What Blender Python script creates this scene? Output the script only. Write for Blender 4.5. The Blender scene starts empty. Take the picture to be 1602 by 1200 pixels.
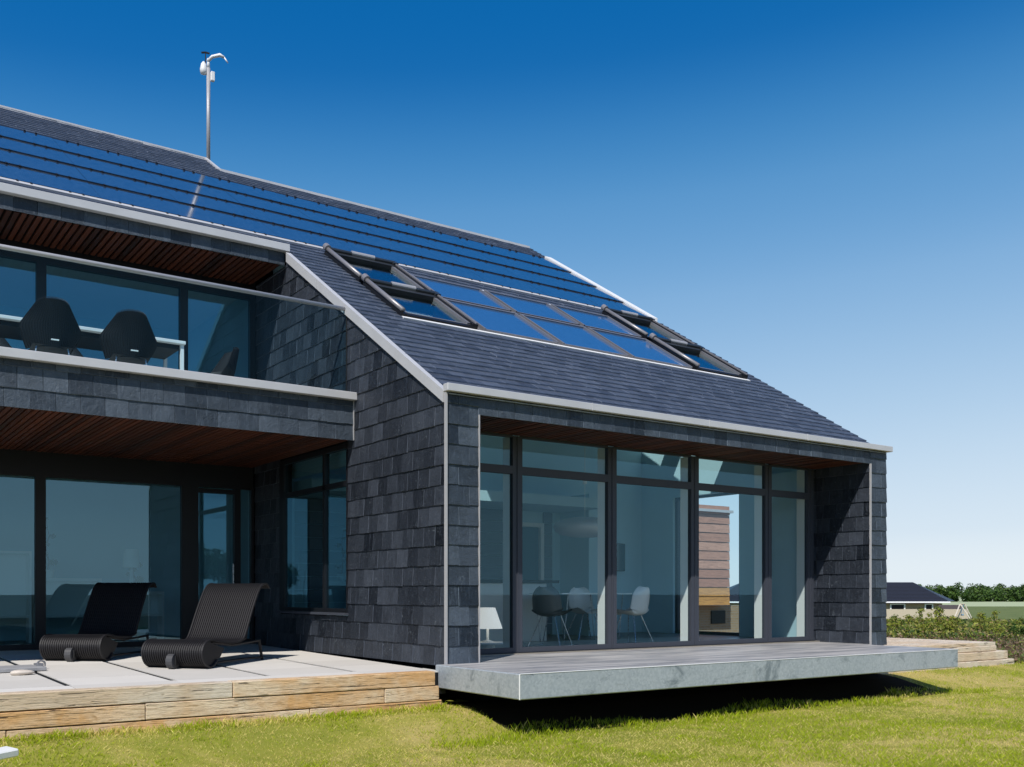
import bpy, math, random
import numpy as np
from mathutils import Vector, Matrix
random.seed(7); rng = np.random.default_rng(11)
S = bpy.context.scene
R_ = math.radians
# ------------------------------------------------------------------ camera
YAW = 54.68
CP = Vector((-6.804, -11.087, 0.939))
FW = Vector((math.cos(R_(YAW)), math.sin(R_(YAW)), 0)); RT = Vector((math.sin(R_(YAW)), -math.cos(R_(YAW)), 0))
def at(lat, D, z=0.0):                 # metres right of / ahead of the viewpoint -> world
    p = CP + FW*D + RT*lat; return Vector((p.x, p.y, z))
cd = bpy.data.cameras.new('camera'); cam = bpy.data.objects.new('camera', cd); S.collection.objects.link(cam)
cd.sensor_width = 36; cd.lens = 35.01; cd.shift_y = 0.206; cd.clip_end = 9000; cd.clip_start = .1
cam.location = CP; cam.rotation_euler = (R_(90), 0, R_(YAW-90)); S.camera = cam
# ------------------------------------------------------------------ sky and sun
SUN_EL = 48.6; SD = Vector((-1.215, -1.0, 1.785)).normalized()       # towards the sun
w = bpy.data.worlds.new('World'); S.world = w; w.use_nodes = True
nt = w.node_tree; nt.nodes.clear(); N = nt.nodes; L = nt.links
sky = N.new('ShaderNodeTexSky'); sky.sky_type = 'NISHITA'; sky.sun_disc = False
sky.sun_elevation = R_(SUN_EL); sky.sun_rotation = math.atan2(SD.x, SD.y); sky.altitude = 50; sky.air_density = 1.0; sky.dust_density = .6; sky.ozone_density = 2.6
hs = N.new('ShaderNodeHueSaturation'); hs.inputs['Saturation'].default_value = 1.22; hs.inputs['Hue'].default_value = .492
bg = N.new('ShaderNodeBackground'); bg.inputs[1].default_value = .085; wo = N.new('ShaderNodeOutputWorld')
tcn = N.new('ShaderNodeTexCoord'); sx = N.new('ShaderNodeSeparateXYZ'); cr = N.new('ShaderNodeValToRGB'); L.new(tcn.outputs['Generated'], sx.inputs[0]); dz_ = N.new('ShaderNodeVectorMath'); dz_.operation = 'DOT_PRODUCT'; dz_.inputs[1].default_value = (-.055*RT.x, -.055*RT.y, 1.0)
L.new(tcn.outputs['Generated'], dz_.inputs[0]); L.new(dz_.outputs['Value'], cr.inputs[0])
els = [(0,(.80,.885,.95)),(.037,(.72,.825,.925)),(.15,(.46,.65,.85)),(.274,(.205,.425,.72)),(.36,(.10,.315,.625)),(.416,(.038,.225,.54)),(.47,(.0,.135,.44)),(.56,(.0,.13,.42)),(.7,(.010,.11,.37)),(1,(.003,.06,.27))]
cr.color_ramp.interpolation = 'B_SPLINE'; ce = cr.color_ramp.elements; ce[0].position = 0; ce[0].color = (*els[0][1],1); ce[1].position = 1; ce[1].color = (*els[-1][1],1)
for p_, c_ in els[1:-1]: e_ = ce.new(p_); e_.color = (*c_,1)
# the Nishita sky carries the light; the deep polarised blue of the photograph is graded over it by elevation only
gs = N.new('ShaderNodeVectorMath'); gs.operation = 'SCALE'; gs.inputs['Scale'].default_value = 1/.085; L.new(cr.outputs[0], gs.inputs[0])
mxs = N.new('ShaderNodeMix'); mxs.data_type = 'RGBA'; mxs.inputs[0].default_value = .93
L.new(sky.outputs[0], hs.inputs['Color']); L.new(hs.outputs[0], mxs.inputs[6]); L.new(gs.outputs[0], mxs.inputs[7]); L.new(mxs.outputs[2], bg.inputs[0]); L.new(bg.outputs[0], wo.inputs[0])
sd = bpy.data.lights.new('sun', 'SUN'); sd.energy = 4.6; sd.angle = R_(.5); sd.color = (1, .955, .89)
so = bpy.data.objects.new('sun', sd); S.collection.objects.link(so); so.location = (-20, -18, 30)
so.rotation_euler = SD.to_track_quat('Z', 'Y').to_euler()
S.view_settings.view_transform = 'Standard'; S.view_settings.look = 'None'; S.view_settings.exposure = 0; S.view_settings.gamma = 1
S.view_settings.use_curve_mapping = False
S.cycles.max_bounces = 10; S.cycles.transparent_max_bounces = 16; S.cycles.glossy_bounces = 5; S.cycles.diffuse_bounces = 4
S.cycles.sample_clamp_indirect = 4; S.cycles.caustics_reflective = False; S.cycles.caustics_refractive = False
# ------------------------------------------------------------------ mesh helpers
class MB:
    def __init__(s): s.v = []; s.f = []; s.c = []
    def face(s, pts, c=.5):
        n = len(s.v); s.v += [tuple(p) for p in pts]; s.f.append(tuple(range(n, n+len(pts)))); s.c.append(c)
    def quadmesh(s, pts, fs, c=.5):
        n = len(s.v); s.v += [tuple(p) for p in pts]; s.f += [tuple(i+n for i in q) for q in fs]; s.c += [c]*len(fs)
    def box(s, x0, x1, y0, y1, z0, z1, c=.5):
        P = [(x0,y0,z0),(x1,y0,z0),(x1,y1,z0),(x0,y1,z0),(x0,y0,z1),(x1,y0,z1),(x1,y1,z1),(x0,y1,z1)]
        s.quadmesh(P, [(0,3,2,1),(4,5,6,7),(0,1,5,4),(1,2,6,5),(2,3,7,6),(3,0,4,7)], c)
    def bbox(s, x0, x1, y0, y1, z0, z1, b=.01, c=.5):     # bevelled box
        xs, ys, zs = (x0, x1), (y0, y1), (z0, z1)
        P = []; idx = {}
        for i in (0,1):
            for j in (0,1):
                for k in (0,1):
                    sx, sy, sz = (1-2*i)*b, (1-2*j)*b, (1-2*k)*b
                    for a, q in enumerate([(0,sy,sz),(sx,0,sz),(sx,sy,0)]):
                        idx[(i,j,k,a)] = len(P); P.append((xs[i]+q[0], ys[j]+q[1], zs[k]+q[2]))
        F = []
        g = lambda *t: idx[t]
        for i in (0,1): F.append([g(i,0,0,0),g(i,1,0,0),g(i,1,1,0),g(i,0,1,0)][::(1 if i else -1)])
        for j in (0,1): F.append([g(0,j,0,1),g(1,j,0,1),g(1,j,1,1),g(0,j,1,1)][::(-1 if j else 1)])
        for k in (0,1): F.append([g(0,0,k,2),g(1,0,k,2),g(1,1,k,2),g(0,1,k,2)][::(1 if k else -1)])
        for i in (0,1):
            for j in (0,1): F.append([g(i,j,0,0),g(i,j,1,0),g(i,j,1,1),g(i,j,0,1)])
            for k in (0,1): F.append([g(i,0,k,0),g(i,1,k,0),g(i,1,k,2),g(i,0,k,2)])
        for j in (0,1):
            for k in (0,1): F.append([g(0,j,k,1),g(1,j,k,1),g(1,j,k,2),g(0,j,k,2)])
        for i in (0,1):
            for j in (0,1):
                for k in (0,1): F.append([g(i,j,k,0),g(i,j,k,1),g(i,j,k,2)])
        s.quadmesh(P, F, c)
    def prism(s, poly, a, b, c=.5):           # two matching polygons lists of 3D pts
        n = len(poly[0]); P = list(poly[0])+list(poly[1])
        F = [tuple(range(n))[::-1], tuple(range(n, 2*n))] + [(i, (i+1) % n, n+(i+1) % n, n+i) for i in range(n)]
        s.quadmesh(P, F, c)
    def tube(s, pts, r, k=8, c=.5, caps=True):
        pts = [Vector(p) for p in pts]; n = len(pts); rr = r if isinstance(r, (list, tuple)) else [r]*n
        P = []; up = None
        for i in range(n):
            t = (pts[min(i+1, n-1)]-pts[max(i-1, 0)]).normalized()
            if up is None: up = t.orthogonal().normalized()
            a = (up - t*up.dot(t)); a = a.normalized() if a.length > 1e-5 else t.orthogonal().normalized(); up = a; b = t.cross(a)
            for j in range(k):
                q = 2*math.pi*j/k; P.append(pts[i]+a*(rr[i]*math.cos(q))+b*(rr[i]*math.sin(q)))
        F = [(i*k+j, i*k+(j+1) % k, (i+1)*k+(j+1) % k, (i+1)*k+j) for i in range(n-1) for j in range(k)]
        if caps: F += [tuple(range(k))[::-1], tuple(range((n-1)*k, n*k))]
        s.quadmesh(P, F, c)
    def grid(s, fn, nu, nv, c=.5):
        P = [fn(i/nu, j/nv) for i in range(nu+1) for j in range(nv+1)]
        s.quadmesh(P, [(i*(nv+1)+j, (i+1)*(nv+1)+j, (i+1)*(nv+1)+j+1, i*(nv+1)+j+1) for i in range(nu) for j in range(nv)], c)
    def lathe(s, prof, cx=0, cy=0, k=24, c=.5):
        P = [(cx+r*math.cos(2*math.pi*j/k), cy+r*math.sin(2*math.pi*j/k), z) for r, z in prof for j in range(k)]
        n = len(prof)
        s.quadmesh(P, [(i*k+j, i*k+(j+1) % k, (i+1)*k+(j+1) % k, (i+1)*k+j) for i in range(n-1) for j in range(k)], c)
def wloc(o):
    p = Vector((0,0,0))
    while o is not None: p += o.location; o = o.parent
    return p
def link(o): S.collection.objects.link(o); return o
def build(name, mb, mat, parent=None, smooth=False, local=False):
    off = Vector((0,0,0)) if (local or parent is None) else wloc(parent)
    me = bpy.data.meshes.new(name)
    V = [(p[0]-off.x, p[1]-off.y, p[2]-off.z) for p in mb.v]
    me.from_pydata(V, [], mb.f); me.materials.append(mat)
    at_ = me.attributes.new('var', 'FLOAT', 'FACE'); at_.data.foreach_set('value', [float(x) for x in mb.c])
    if smooth: me.polygons.foreach_set('use_smooth', [True]*len(mb.f))
    me.update(); o = link(bpy.data.objects.new(name, me)); o.parent = parent
    return o
def tag(o, label=None, cat=None, group=None, kind=None):
    if label: o['label'] = label
    if cat: o['category'] = cat
    if group: o['group'] = group
    if kind: o['kind'] = kind
    return o
def thing(name, label, cat, loc=(0,0,0), rz=0, group=None):
    o = link(bpy.data.objects.new(name, None)); o.empty_display_size = .2; o.location = loc; o.rotation_euler = (0,0,rz)
    return tag(o, label, cat, group)
def dup(root, loc, rz, label=None, sc=None):
    def cp(o, par):
        c = o.copy(); link(c); c.parent = par
        for ch in o.children: cp(ch, c)
        return c
    r = cp(root, None); r.location = loc; r.rotation_euler = (0,0,rz)
    if sc: r.scale = sc
    if label: r['label'] = label
    return r
def rawmesh(name, V, F, mat, cols=None, parent=None):   # big numpy meshes: V (n,3), F (m,k)
    me = bpy.data.meshes.new(name); k = F.shape[1]
    me.vertices.add(len(V)); me.vertices.foreach_set('co', V.astype(np.float32).ravel())
    me.loops.add(F.size); me.loops.foreach_set('vertex_index', F.astype(np.int32).ravel())
    me.polygons.add(len(F)); me.polygons.foreach_set('loop_start', np.arange(0, F.size, k, dtype=np.int32)); me.polygons.foreach_set('loop_total', np.full(len(F), k, dtype=np.int32))
    if cols is not None:
        a = me.attributes.new('col', 'FLOAT_COLOR', 'POINT'); c4 = np.ones((len(V), 4), np.float32); c4[:, :3] = cols; a.data.foreach_set('color', c4.ravel())
    me.materials.append(mat); me.update(calc_edges=True); me.validate()
    o = link(bpy.data.objects.new(name, me)); o.parent = parent; return o
# ------------------------------------------------------------------ materials
def newmat(name):
    m = bpy.data.materials.new(name); m.use_nodes = True; t = m.node_tree; t.nodes.clear()
    o = t.nodes.new('ShaderNodeOutputMaterial'); return m, t, o
def nd(t, typ, **k):
    n = t.nodes.new(typ)
    for a, b in k.items():
        if a.startswith('i_'): n.inputs[a[2:].replace('_', ' ')].default_value = b
        else: setattr(n, a, b)
    return n
def ramp(t, src, stops):
    r = t.nodes.new('ShaderNodeValToRGB'); e = r.color_ramp.elements
    e[0].position, e[0].color = stops[0][0], (*stops[0][1], 1); e[1].position, e[1].color = stops[-1][0], (*stops[-1][1], 1)
    for p, c in stops[1:-1]: q = e.new(p); q.color = (*c, 1)
    t.links.new(src, r.inputs[0]); return r.outputs[0]
def coords(t, scale=(1,1,1), world=True):
    g = nd(t, 'ShaderNodeNewGeometry') if world else nd(t, 'ShaderNodeTexCoord')
    mp = nd(t, 'ShaderNodeMapping'); mp.inputs['Scale'].default_value = scale
    t.links.new(g.outputs['Position' if world else 'Object'], mp.inputs[0]); return mp.outputs[0]
def noise(t, vec, scale, detail=4, rough=.55, dist=0):
    n = nd(t, 'ShaderNodeTexNoise'); n.inputs['Scale'].default_value = scale; n.inputs['Detail'].default_value = detail
    n.inputs['Roughness'].default_value = rough; n.inputs['Distortion'].default_value = dist; t.links.new(vec, n.inputs['Vector']); return n.outputs[0]
def mix(t, a, b, f, mode='MIX'):
    m = nd(t, 'ShaderNodeMix', data_type='RGBA', blend_type=mode)
    for i, x in ((0, f), (6, a), (7, b)):
        if hasattr(x, 'is_linked') or hasattr(x, 'links'): t.links.new(x, m.inputs[i])
        else: m.inputs[i].default_value = x if not isinstance(x, tuple) else (*x, 1)
    return m.outputs[2]
def math_(t, op, a, b=0, c=0):
    m = nd(t, 'ShaderNodeMath', operation=op)
    for i, x in enumerate((a, b, c)):
        if hasattr(x, 'links'): t.links.new(x, m.inputs[i])
        else: m.inputs[i].default_value = x
    return m.outputs[0]
def princ(t, o, col, rough=.6, metal=0, spec=.5, bump=None, bs=.3, bd=.01):
    p = nd(t, 'ShaderNodeBsdfPrincipled')
    for k, x in (('Base Color', col), ('Roughness', rough), ('Metallic', metal), ('Specular IOR Level', spec)):
        if hasattr(x, 'links'): t.links.new(x, p.inputs[k])
        else: p.inputs[k].default_value = (*x, 1) if isinstance(x, tuple) else x
    if bump is not None:
        b = nd(t, 'ShaderNodeBump'); b.inputs['Strength'].default_value = bs; b.inputs['Distance'].default_value = bd
        t.links.new(bump, b.inputs['Height']); t.links.new(b.outputs[0], p.inputs['Normal'])
    t.links.new(p.outputs[0], o.inputs[0]); return p
def plain(name, col, rough=.5, metal=0, spec=.5, var=.12, sc=6, bs=.1):
    m, t, o = newmat(name); v = coords(t, world=False); n = noise(t, v, sc, 5)
    c = mix(t, tuple(x*(1-var) for x in col), tuple(min(1, x*(1+var)) for x in col), n)
    princ(t, o, c, rough, metal, spec, n, bs, .005); return m
def attr(t, name='var'):
    a = nd(t, 'ShaderNodeAttribute', attribute_name=name); return a
def slate_mat(name, dark, light, rough=.5, spec=.5, scr=.5):
    m, t, o = newmat(name); v = coords(t); a = attr(t).outputs['Fac']
    base = ramp(t, a, [(0, dark), (.5, tuple((x+y)/2 for x, y in zip(dark, light))), (.93, light), (1, tuple(x*2.6 for x in light))])
    # shift the grain per slate so that neighbours differ
    av = nd(t, 'ShaderNodeVectorMath', operation='SCALE'); av.inputs[0].default_value = (13.1, 7.7, 29.3); t.links.new(a, av.inputs['Scale'])
    vv = nd(t, 'ShaderNodeVectorMath', operation='ADD'); t.links.new(v, vv.inputs[0]); t.links.new(av.outputs[0], vv.inputs[1]); v2 = vv.outputs[0]
    n1 = noise(t, v2, 5, 6, .65, .6); n2 = noise(t, v2, 26, 5, .7); n3 = noise(t, v2, 9, 4, .8, 2.5)
    c = mix(t, base, (0, 0, 0), math_(t, 'MULTIPLY', math_(t, 'SUBTRACT', .55, n1), 1.3))
    n4 = noise(t, coords(t, (22, 22, 3.2)), 1.0, 6, .75, .8); st4 = ramp(t, n4, [(.53, (0,0,0)), (.74, (1,1,1))])
    c = mix(t, c, tuple(x*2.4 for x in light), math_(t, 'MULTIPLY', st4, scr*.45))
    s1 = math_(t, 'MULTIPLY', ramp(t, n3, [(.62, (0,0,0)), (.67, (1,1,1))]), scr*.8)
    c = mix(t, c, (.15, .175, .20), s1)
    sp = math_(t, 'MULTIPLY', math_(t, 'GREATER_THAN', n2, .69), scr*.8)
    c = mix(t, c, (.25, .26, .27), sp)
    rg = math_(t, 'ADD', math_(t, 'MULTIPLY', n2, .3), rough-.15)
    princ(t, o, c, rg, 0, spec, math_(t, 'ADD', n1, math_(t, 'MULTIPLY', n2, .6)), .8, .02); return m
M = {}
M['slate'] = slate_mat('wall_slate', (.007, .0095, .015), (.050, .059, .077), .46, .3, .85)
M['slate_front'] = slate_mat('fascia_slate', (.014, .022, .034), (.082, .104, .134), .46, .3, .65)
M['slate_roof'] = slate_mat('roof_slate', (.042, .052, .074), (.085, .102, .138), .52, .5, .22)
M['zinc'] = None
def metal_mat(name, col, rough, metal=.6, streak=.25, bs=.05):
    m, t, o = newmat(name); v = coords(t); n = noise(t, v, 2.2, 6, .6, .4); n2 = noise(t, v, 30, 3)
    c = mix(t, tuple(x*(1-streak) for x in col), col, n); princ(t, o, c, math_(t, 'ADD', rough-.1, math_(t, 'MULTIPLY', n2, .2)), metal, .5, n2, bs, .003); return m
M['zinc'] = metal_mat('zinc_flashing', (.64, .64, .655), .5, .2)
M['trim'] = metal_mat('pale_edge_trim', (.5, .49, .5), .5, .1)
M['steel'] = metal_mat('brushed_steel', (.6, .62, .65), .28, .9, .1)
M['white_metal'] = metal_mat('white_painted_metal', (.82, .82, .82), .45, 0, .06)
M['frame'] = plain('dark_window_frame', (.009, .010, .013), .45, 0, .3, .1)
M['frame_grey'] = plain('grey_window_frame', (.052, .058, .075), .55, 0, .3, .08)
M['black'] = plain('black_rubber', (.008, .008, .009), .5)
M['backing'] = plain('dark_backing', (.006, .006, .007), .9, 0, .1)
M['white'] = plain('white_plaster', (.82, .82, .8), .8, 0, .2, .03, 2, .02)
M['inner_wall'] = plain('white_wall_sky_tint', (.48, .67, .75), .8, 0, .2, .03, 2, .02)  # white walls coloured blue to stand in for sky light indoors
M['panel_grey'] = plain('blue_grey_boards', (.17, .22, .27), .6, 0, .3, .1)
M['door_blue'] = plain('dull_blue_door', (.06, .15, .20), .5, 0, .3, .08)
M['inner_floor'] = plain('pale_floorboards', (.28, .25, .21), .35, 0, .5, .1)
M['awning'] = plain('roof_window_hood', (.03, .035, .042), .3, 0, .5)
M['skyframe'] = metal_mat('roof_window_cladding', (.27, .27, .29), .42, .4)
M['housing'] = metal_mat('motor_housing_grey', (.42,.42,.44), .45, .2, .1)
M['rail'] = metal_mat('grey_side_rail', (.30, .29, .30), .38, .3)
def platform_mat():
    m, t, o = newmat('galvanised_steel_plate'); v = coords(t)
    vo = nd(t, 'ShaderNodeTexVoronoi'); vo.inputs['Scale'].default_value = 38; t.links.new(v, vo.inputs['Vector'])
    n = noise(t, v, 1.1, 6, .6, .6); n2 = noise(t, v, 3.2, 6, .7, 1.2); n3 = noise(t, coords(t, (1.0, 1.0, 1.7)), 1.15, 6, .72, 1.3)
    c = mix(t, (.27, .31, .35), (.50, .54, .58), n)
    c = mix(t, c, mix(t, (.28, .33, .37), (.56, .60, .63), vo.outputs['Color']), .45)
    st = ramp(t, n3, [(.54, (0,0,0)), (.66, (1,1,1))])
    c = mix(t, c, (.13, .165, .19), math_(t, 'MULTIPLY', st, .75)); c = mix(t, c, (.28,.29,.29), ramp(t, n2, [(.6, (0,0,0)), (.75, (.6,.6,.6))]))
    princ(t, o, c, .5, .25, .5, n2, .1, .005); return m
M['galv'] = platform_mat()
def platform_top():
    m, t, o = newmat('weathered_steel_deck'); v = coords(t, (.35, 2.6, 1)); n = noise(t, v, 1.6, 8, .7, .5); n2 = noise(t, coords(t, (.5, 3.5, 1)), 9, 4, .7)
    c = ramp(t, n, [(.30, (.12, .125, .14)), (.42, (.28, .28, .29)), (.55, (.52, .50, .48)), (.7, (.68, .65, .62))])
    c = mix(t, c, (.2, .2, .22), math_(t, 'MULTIPLY', n2, .4)); princ(t, o, c, .5, .1, .5, n, .15, .004); return m
M['deck_top'] = platform_top()
def paving_mat():
    m, t, o = newmat('pale_paving'); v = coords(t); n = noise(t, v, 3, 6, .6); n2 = noise(t, v, 60, 3)
    a = attr(t).outputs['Fac']
    c = mix(t, (.60, .565, .51), (.76, .71, .64), n); c = mix(t, c, mix(t, (.52,.50,.47), (.78,.755,.72), a), .45); c = mix(t, c, (.4, .38, .36), math_(t, 'MULTIPLY', n2, .25))
    princ(t, o, c, .75, 0, .3, n2, .2, .004); return m
M['paving'] = paving_mat()
def oak_mat(name, pale, warm, dark):
    m, t, o = newmat(name); a = attr(t).outputs['Fac']
    sh = nd(t, 'ShaderNodeVectorMath', operation='SCALE'); sh.inputs[0].default_value = (7.3, 3.1, 11.7); t.links.new(a, sh.inputs['Scale'])
    def vv(s):
        x = nd(t, 'ShaderNodeVectorMath', operation='ADD'); t.links.new(coords(t, s), x.inputs[0]); t.links.new(sh.outputs[0], x.inputs[1]); return x.outputs[0]
    big = noise(t, vv((1, 1, 1.4)), 1.1, 5, .6, .4); gr = noise(t, vv((1.1, 14, 16)), 3.2, 8, .7, 1.4); fine = noise(t, vv((3, 60, 60)), 3, 5, .7, .5); kn = noise(t, vv((1.2, 2, 4.5)), 2.1, 3, .5, 2.2)
    crack = ramp(t, noise(t, vv((.7, 22, 26)), 2.0, 4, .6, .9), [(.625, (0,0,0)), (.65, (1,1,1))])
    c = ramp(t, big, [(.40, warm), (.5, tuple((x+y)/2 for x, y in zip(pale, warm))), (.62, pale)])
    c = mix(t, c, dark, ramp(t, gr, [(.5, (0,0,0)), (.74, (.8,.8,.8))])); c = mix(t, c, dark, ramp(t, fine, [(.45, (0,0,0)), (.7, (.5,.5,.5))]))
    c = mix(t, c, tuple(x*.55 for x in warm), ramp(t, kn, [(.62, (0,0,0)), (.72, (.7,.7,.7))]))
    c = mix(t, c, (.05, .03, .018), math_(t, 'MULTIPLY', crack, .85))
    bmp = math_(t, 'SUBTRACT', gr, math_(t, 'MULTIPLY', crack, .8))
    princ(t, o, c, .75, 0, .25, bmp, .9, .015); return m
M['oak'] = oak_mat('rough_sawn_oak', (.84, .68, .49), (.74, .44, .20), (.26, .13, .05))
M['oak_grey'] = oak_mat('weathered_oak', (.76, .67, .55), (.70, .54, .38), (.36, .28, .20))
def slat_mat():
    m, t, o = newmat('red_cedar_slats'); a = attr(t).outputs['Fac']; n = noise(t, coords(t, (30, 2, 30)), 2, 6, .7, .6)
    c = mix(t, (.022, .007, .004), (.12, .034, .015), a); c = mix(t, c, (.05, .02, .012), math_(t, 'MULTIPLY', n, .5)); princ(t, o, c, .55, 0, .35, n, .2, .004); return m
M['cedar'] = slat_mat()
def clad_mat():
    m, t, o = newmat('larch_cladding'); a = attr(t).outputs['Fac']; n = noise(t, coords(t, (1.2, 5, 22)), 1.6, 6, .7, 1.6)
    c = ramp(t, a, [(0, (.46, .22, .15)), (.8, (.66, .36, .26)), (.9, (.64, .34, .13)), (1, (.70, .36, .12))]); c = mix(t, c, (.20, .10, .07), ramp(t, n, [(.45, (0,0,0)), (.7, (.8,.8,.8))])); princ(t, o, c, .7, 0, .3, n, .2, .01); return m
M['clad'] = clad_mat()
def glass_mat(name, tint, gcol, ior=1.5, boost=1.7, rough=0):
    m, t, o = newmat(name); fr = nd(t, 'ShaderNodeFresnel'); gb = nd(t, 'ShaderNodeNewGeometry'); t.links.new(math_(t, 'SUBTRACT', ior, math_(t, 'MULTIPLY', gb.outputs['Backfacing'], ior-1/ior)), fr.inputs[0])
    f = math_(t, 'MINIMUM', math_(t, 'MULTIPLY', fr.outputs[0], boost), .97)
    tr = nd(t, 'ShaderNodeBsdfTransparent'); tr.inputs[0].default_value = (*tint, 1)
    gl = nd(t, 'ShaderNodeBsdfGlossy'); gl.inputs['Roughness'].default_value = rough; gl.inputs[0].default_value = (*gcol, 1)
    mx = nd(t, 'ShaderNodeMixShader'); t.links.new(f, mx.inputs[0]); t.links.new(tr.outputs[0], mx.inputs[1]); t.links.new(gl.outputs[0], mx.inputs[2]); t.links.new(mx.outputs[0], o.inputs[0]); return m
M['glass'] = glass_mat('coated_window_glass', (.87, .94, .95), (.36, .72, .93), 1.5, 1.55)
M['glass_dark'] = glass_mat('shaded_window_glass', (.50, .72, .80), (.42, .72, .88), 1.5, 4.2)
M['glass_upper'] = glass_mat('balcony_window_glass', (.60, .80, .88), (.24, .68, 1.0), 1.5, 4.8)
M['glass_roof'] = glass_mat('roof_window_glass', (.88, .95, .94), (.9, .97, 1.0), 1.5, 1.0)
M['glass_rail'] = glass_mat('balustrade_glass', (.80, .91, .94), (.5, .8, .95), 1.45, .2)
def solar_mat(name, c1, c2, rough):
    m, t, o = newmat(name); v = coords(t); n = noise(t, v, 45, 3, .6); vo = nd(t, 'ShaderNodeTexVoronoi'); vo.inputs['Scale'].default_value = 14; t.links.new(v, vo.inputs['Vector'])
    c = mix(t, c1, c2, vo.outputs['Color']); dust = ramp(t, n, [(.70, (0,0,0)), (.76, (.5,.5,.5))]); c = mix(t, c, (.35,.4,.5), dust)
    a = attr(t).outputs['Fac']; rg = math_(t, 'ADD', rough, math_(t, 'MULTIPLY', a, .02))
    p = princ(t, o, c, rg, 0, 1.0); p.inputs['Coat Weight'].default_value = .6; p.inputs['Coat Roughness'].default_value = .04; return m
M['solar'] = solar_mat('photovoltaic_glass', (.020, .046, .098), (.042, .084, .160), .09)
M['thermal'] = solar_mat('collector_glass', (.034, .105, .25), (.042, .125, .29), .13)
def wicker_mat(name, col):
    m, t, o = newmat(name); n = noise(t, coords(t, world=False), 90, 2); c = mix(t, col, tuple(x*2.2 for x in col), n); princ(t, o, c, .6, 0, .35, n, .4, .002); return m
M['wicker'] = wicker_mat('black_wicker', (.009, .0085, .010)); M['cord'] = wicker_mat('dark_cord', (.008, .008, .01))
M['shell_white'] = plain('white_moulded_shell', (.86, .88, .89), .35); M['shell_dark'] = plain('grey_moulded_shell', (.09, .11, .12), .4)
M['brick'] = None
def brick_mat():
    m, t, o = newmat('pale_brick'); b = nd(t, 'ShaderNodeTexBrick'); b.inputs['Scale'].default_value = 1
    b.inputs['Color1'].default_value = (.42, .30, .18, 1); b.inputs['Color2'].default_value = (.33, .23, .13, 1); b.inputs['Mortar'].default_value = (.36, .31, .24, 1)
    b.inputs['Brick Width'].default_value = .24; b.inputs['Row Height'].default_value = .075; b.inputs['Mortar Size'].default_value = .012
    g = nd(t, 'ShaderNodeNewGeometry'); mp = nd(t, 'ShaderNodeMapping'); mp.inputs['Rotation'].default_value = (R_(90), 0, 0); t.links.new(g.outputs[0], mp.inputs[0]); t.links.new(mp.outputs[0], b.inputs['Vector'])
    princ(t, o, b.outputs[0], .85, 0, .2, b.outputs['Fac'], .3, .01); return m
M['brick'] = brick_mat()
M['rooftile'] = plain('black_roof_tiles', (.022, .024, .036), .5, 0, .5, .25, 3)
def leaf_mat(name):
    m, t, o = newmat(name); a = attr(t, 'col'); p = nd(t, 'ShaderNodeBsdfPrincipled'); t.links.new(a.outputs['Color'], p.inputs['Base Color']); p.inputs['Roughness'].default_value = .55; p.inputs['Specular IOR Level'].default_value = .3
    tl = nd(t, 'ShaderNodeBsdfTranslucent'); t.links.new(a.outputs['Color'], tl.inputs[0]); mx = nd(t, 'ShaderNodeMixShader'); mx.inputs[0].default_value = .42
    t.links.new(p.outputs[0], mx.inputs[1]); t.links.new(tl.outputs[0], mx.inputs[2]); t.links.new(mx.outputs[0], o.inputs[0]); return m
M['leaf'] = leaf_mat('leaves'); M['grass'] = leaf_mat('grass_blades'); M['bark'] = plain('bark', (.07, .05, .035), .9)
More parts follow.
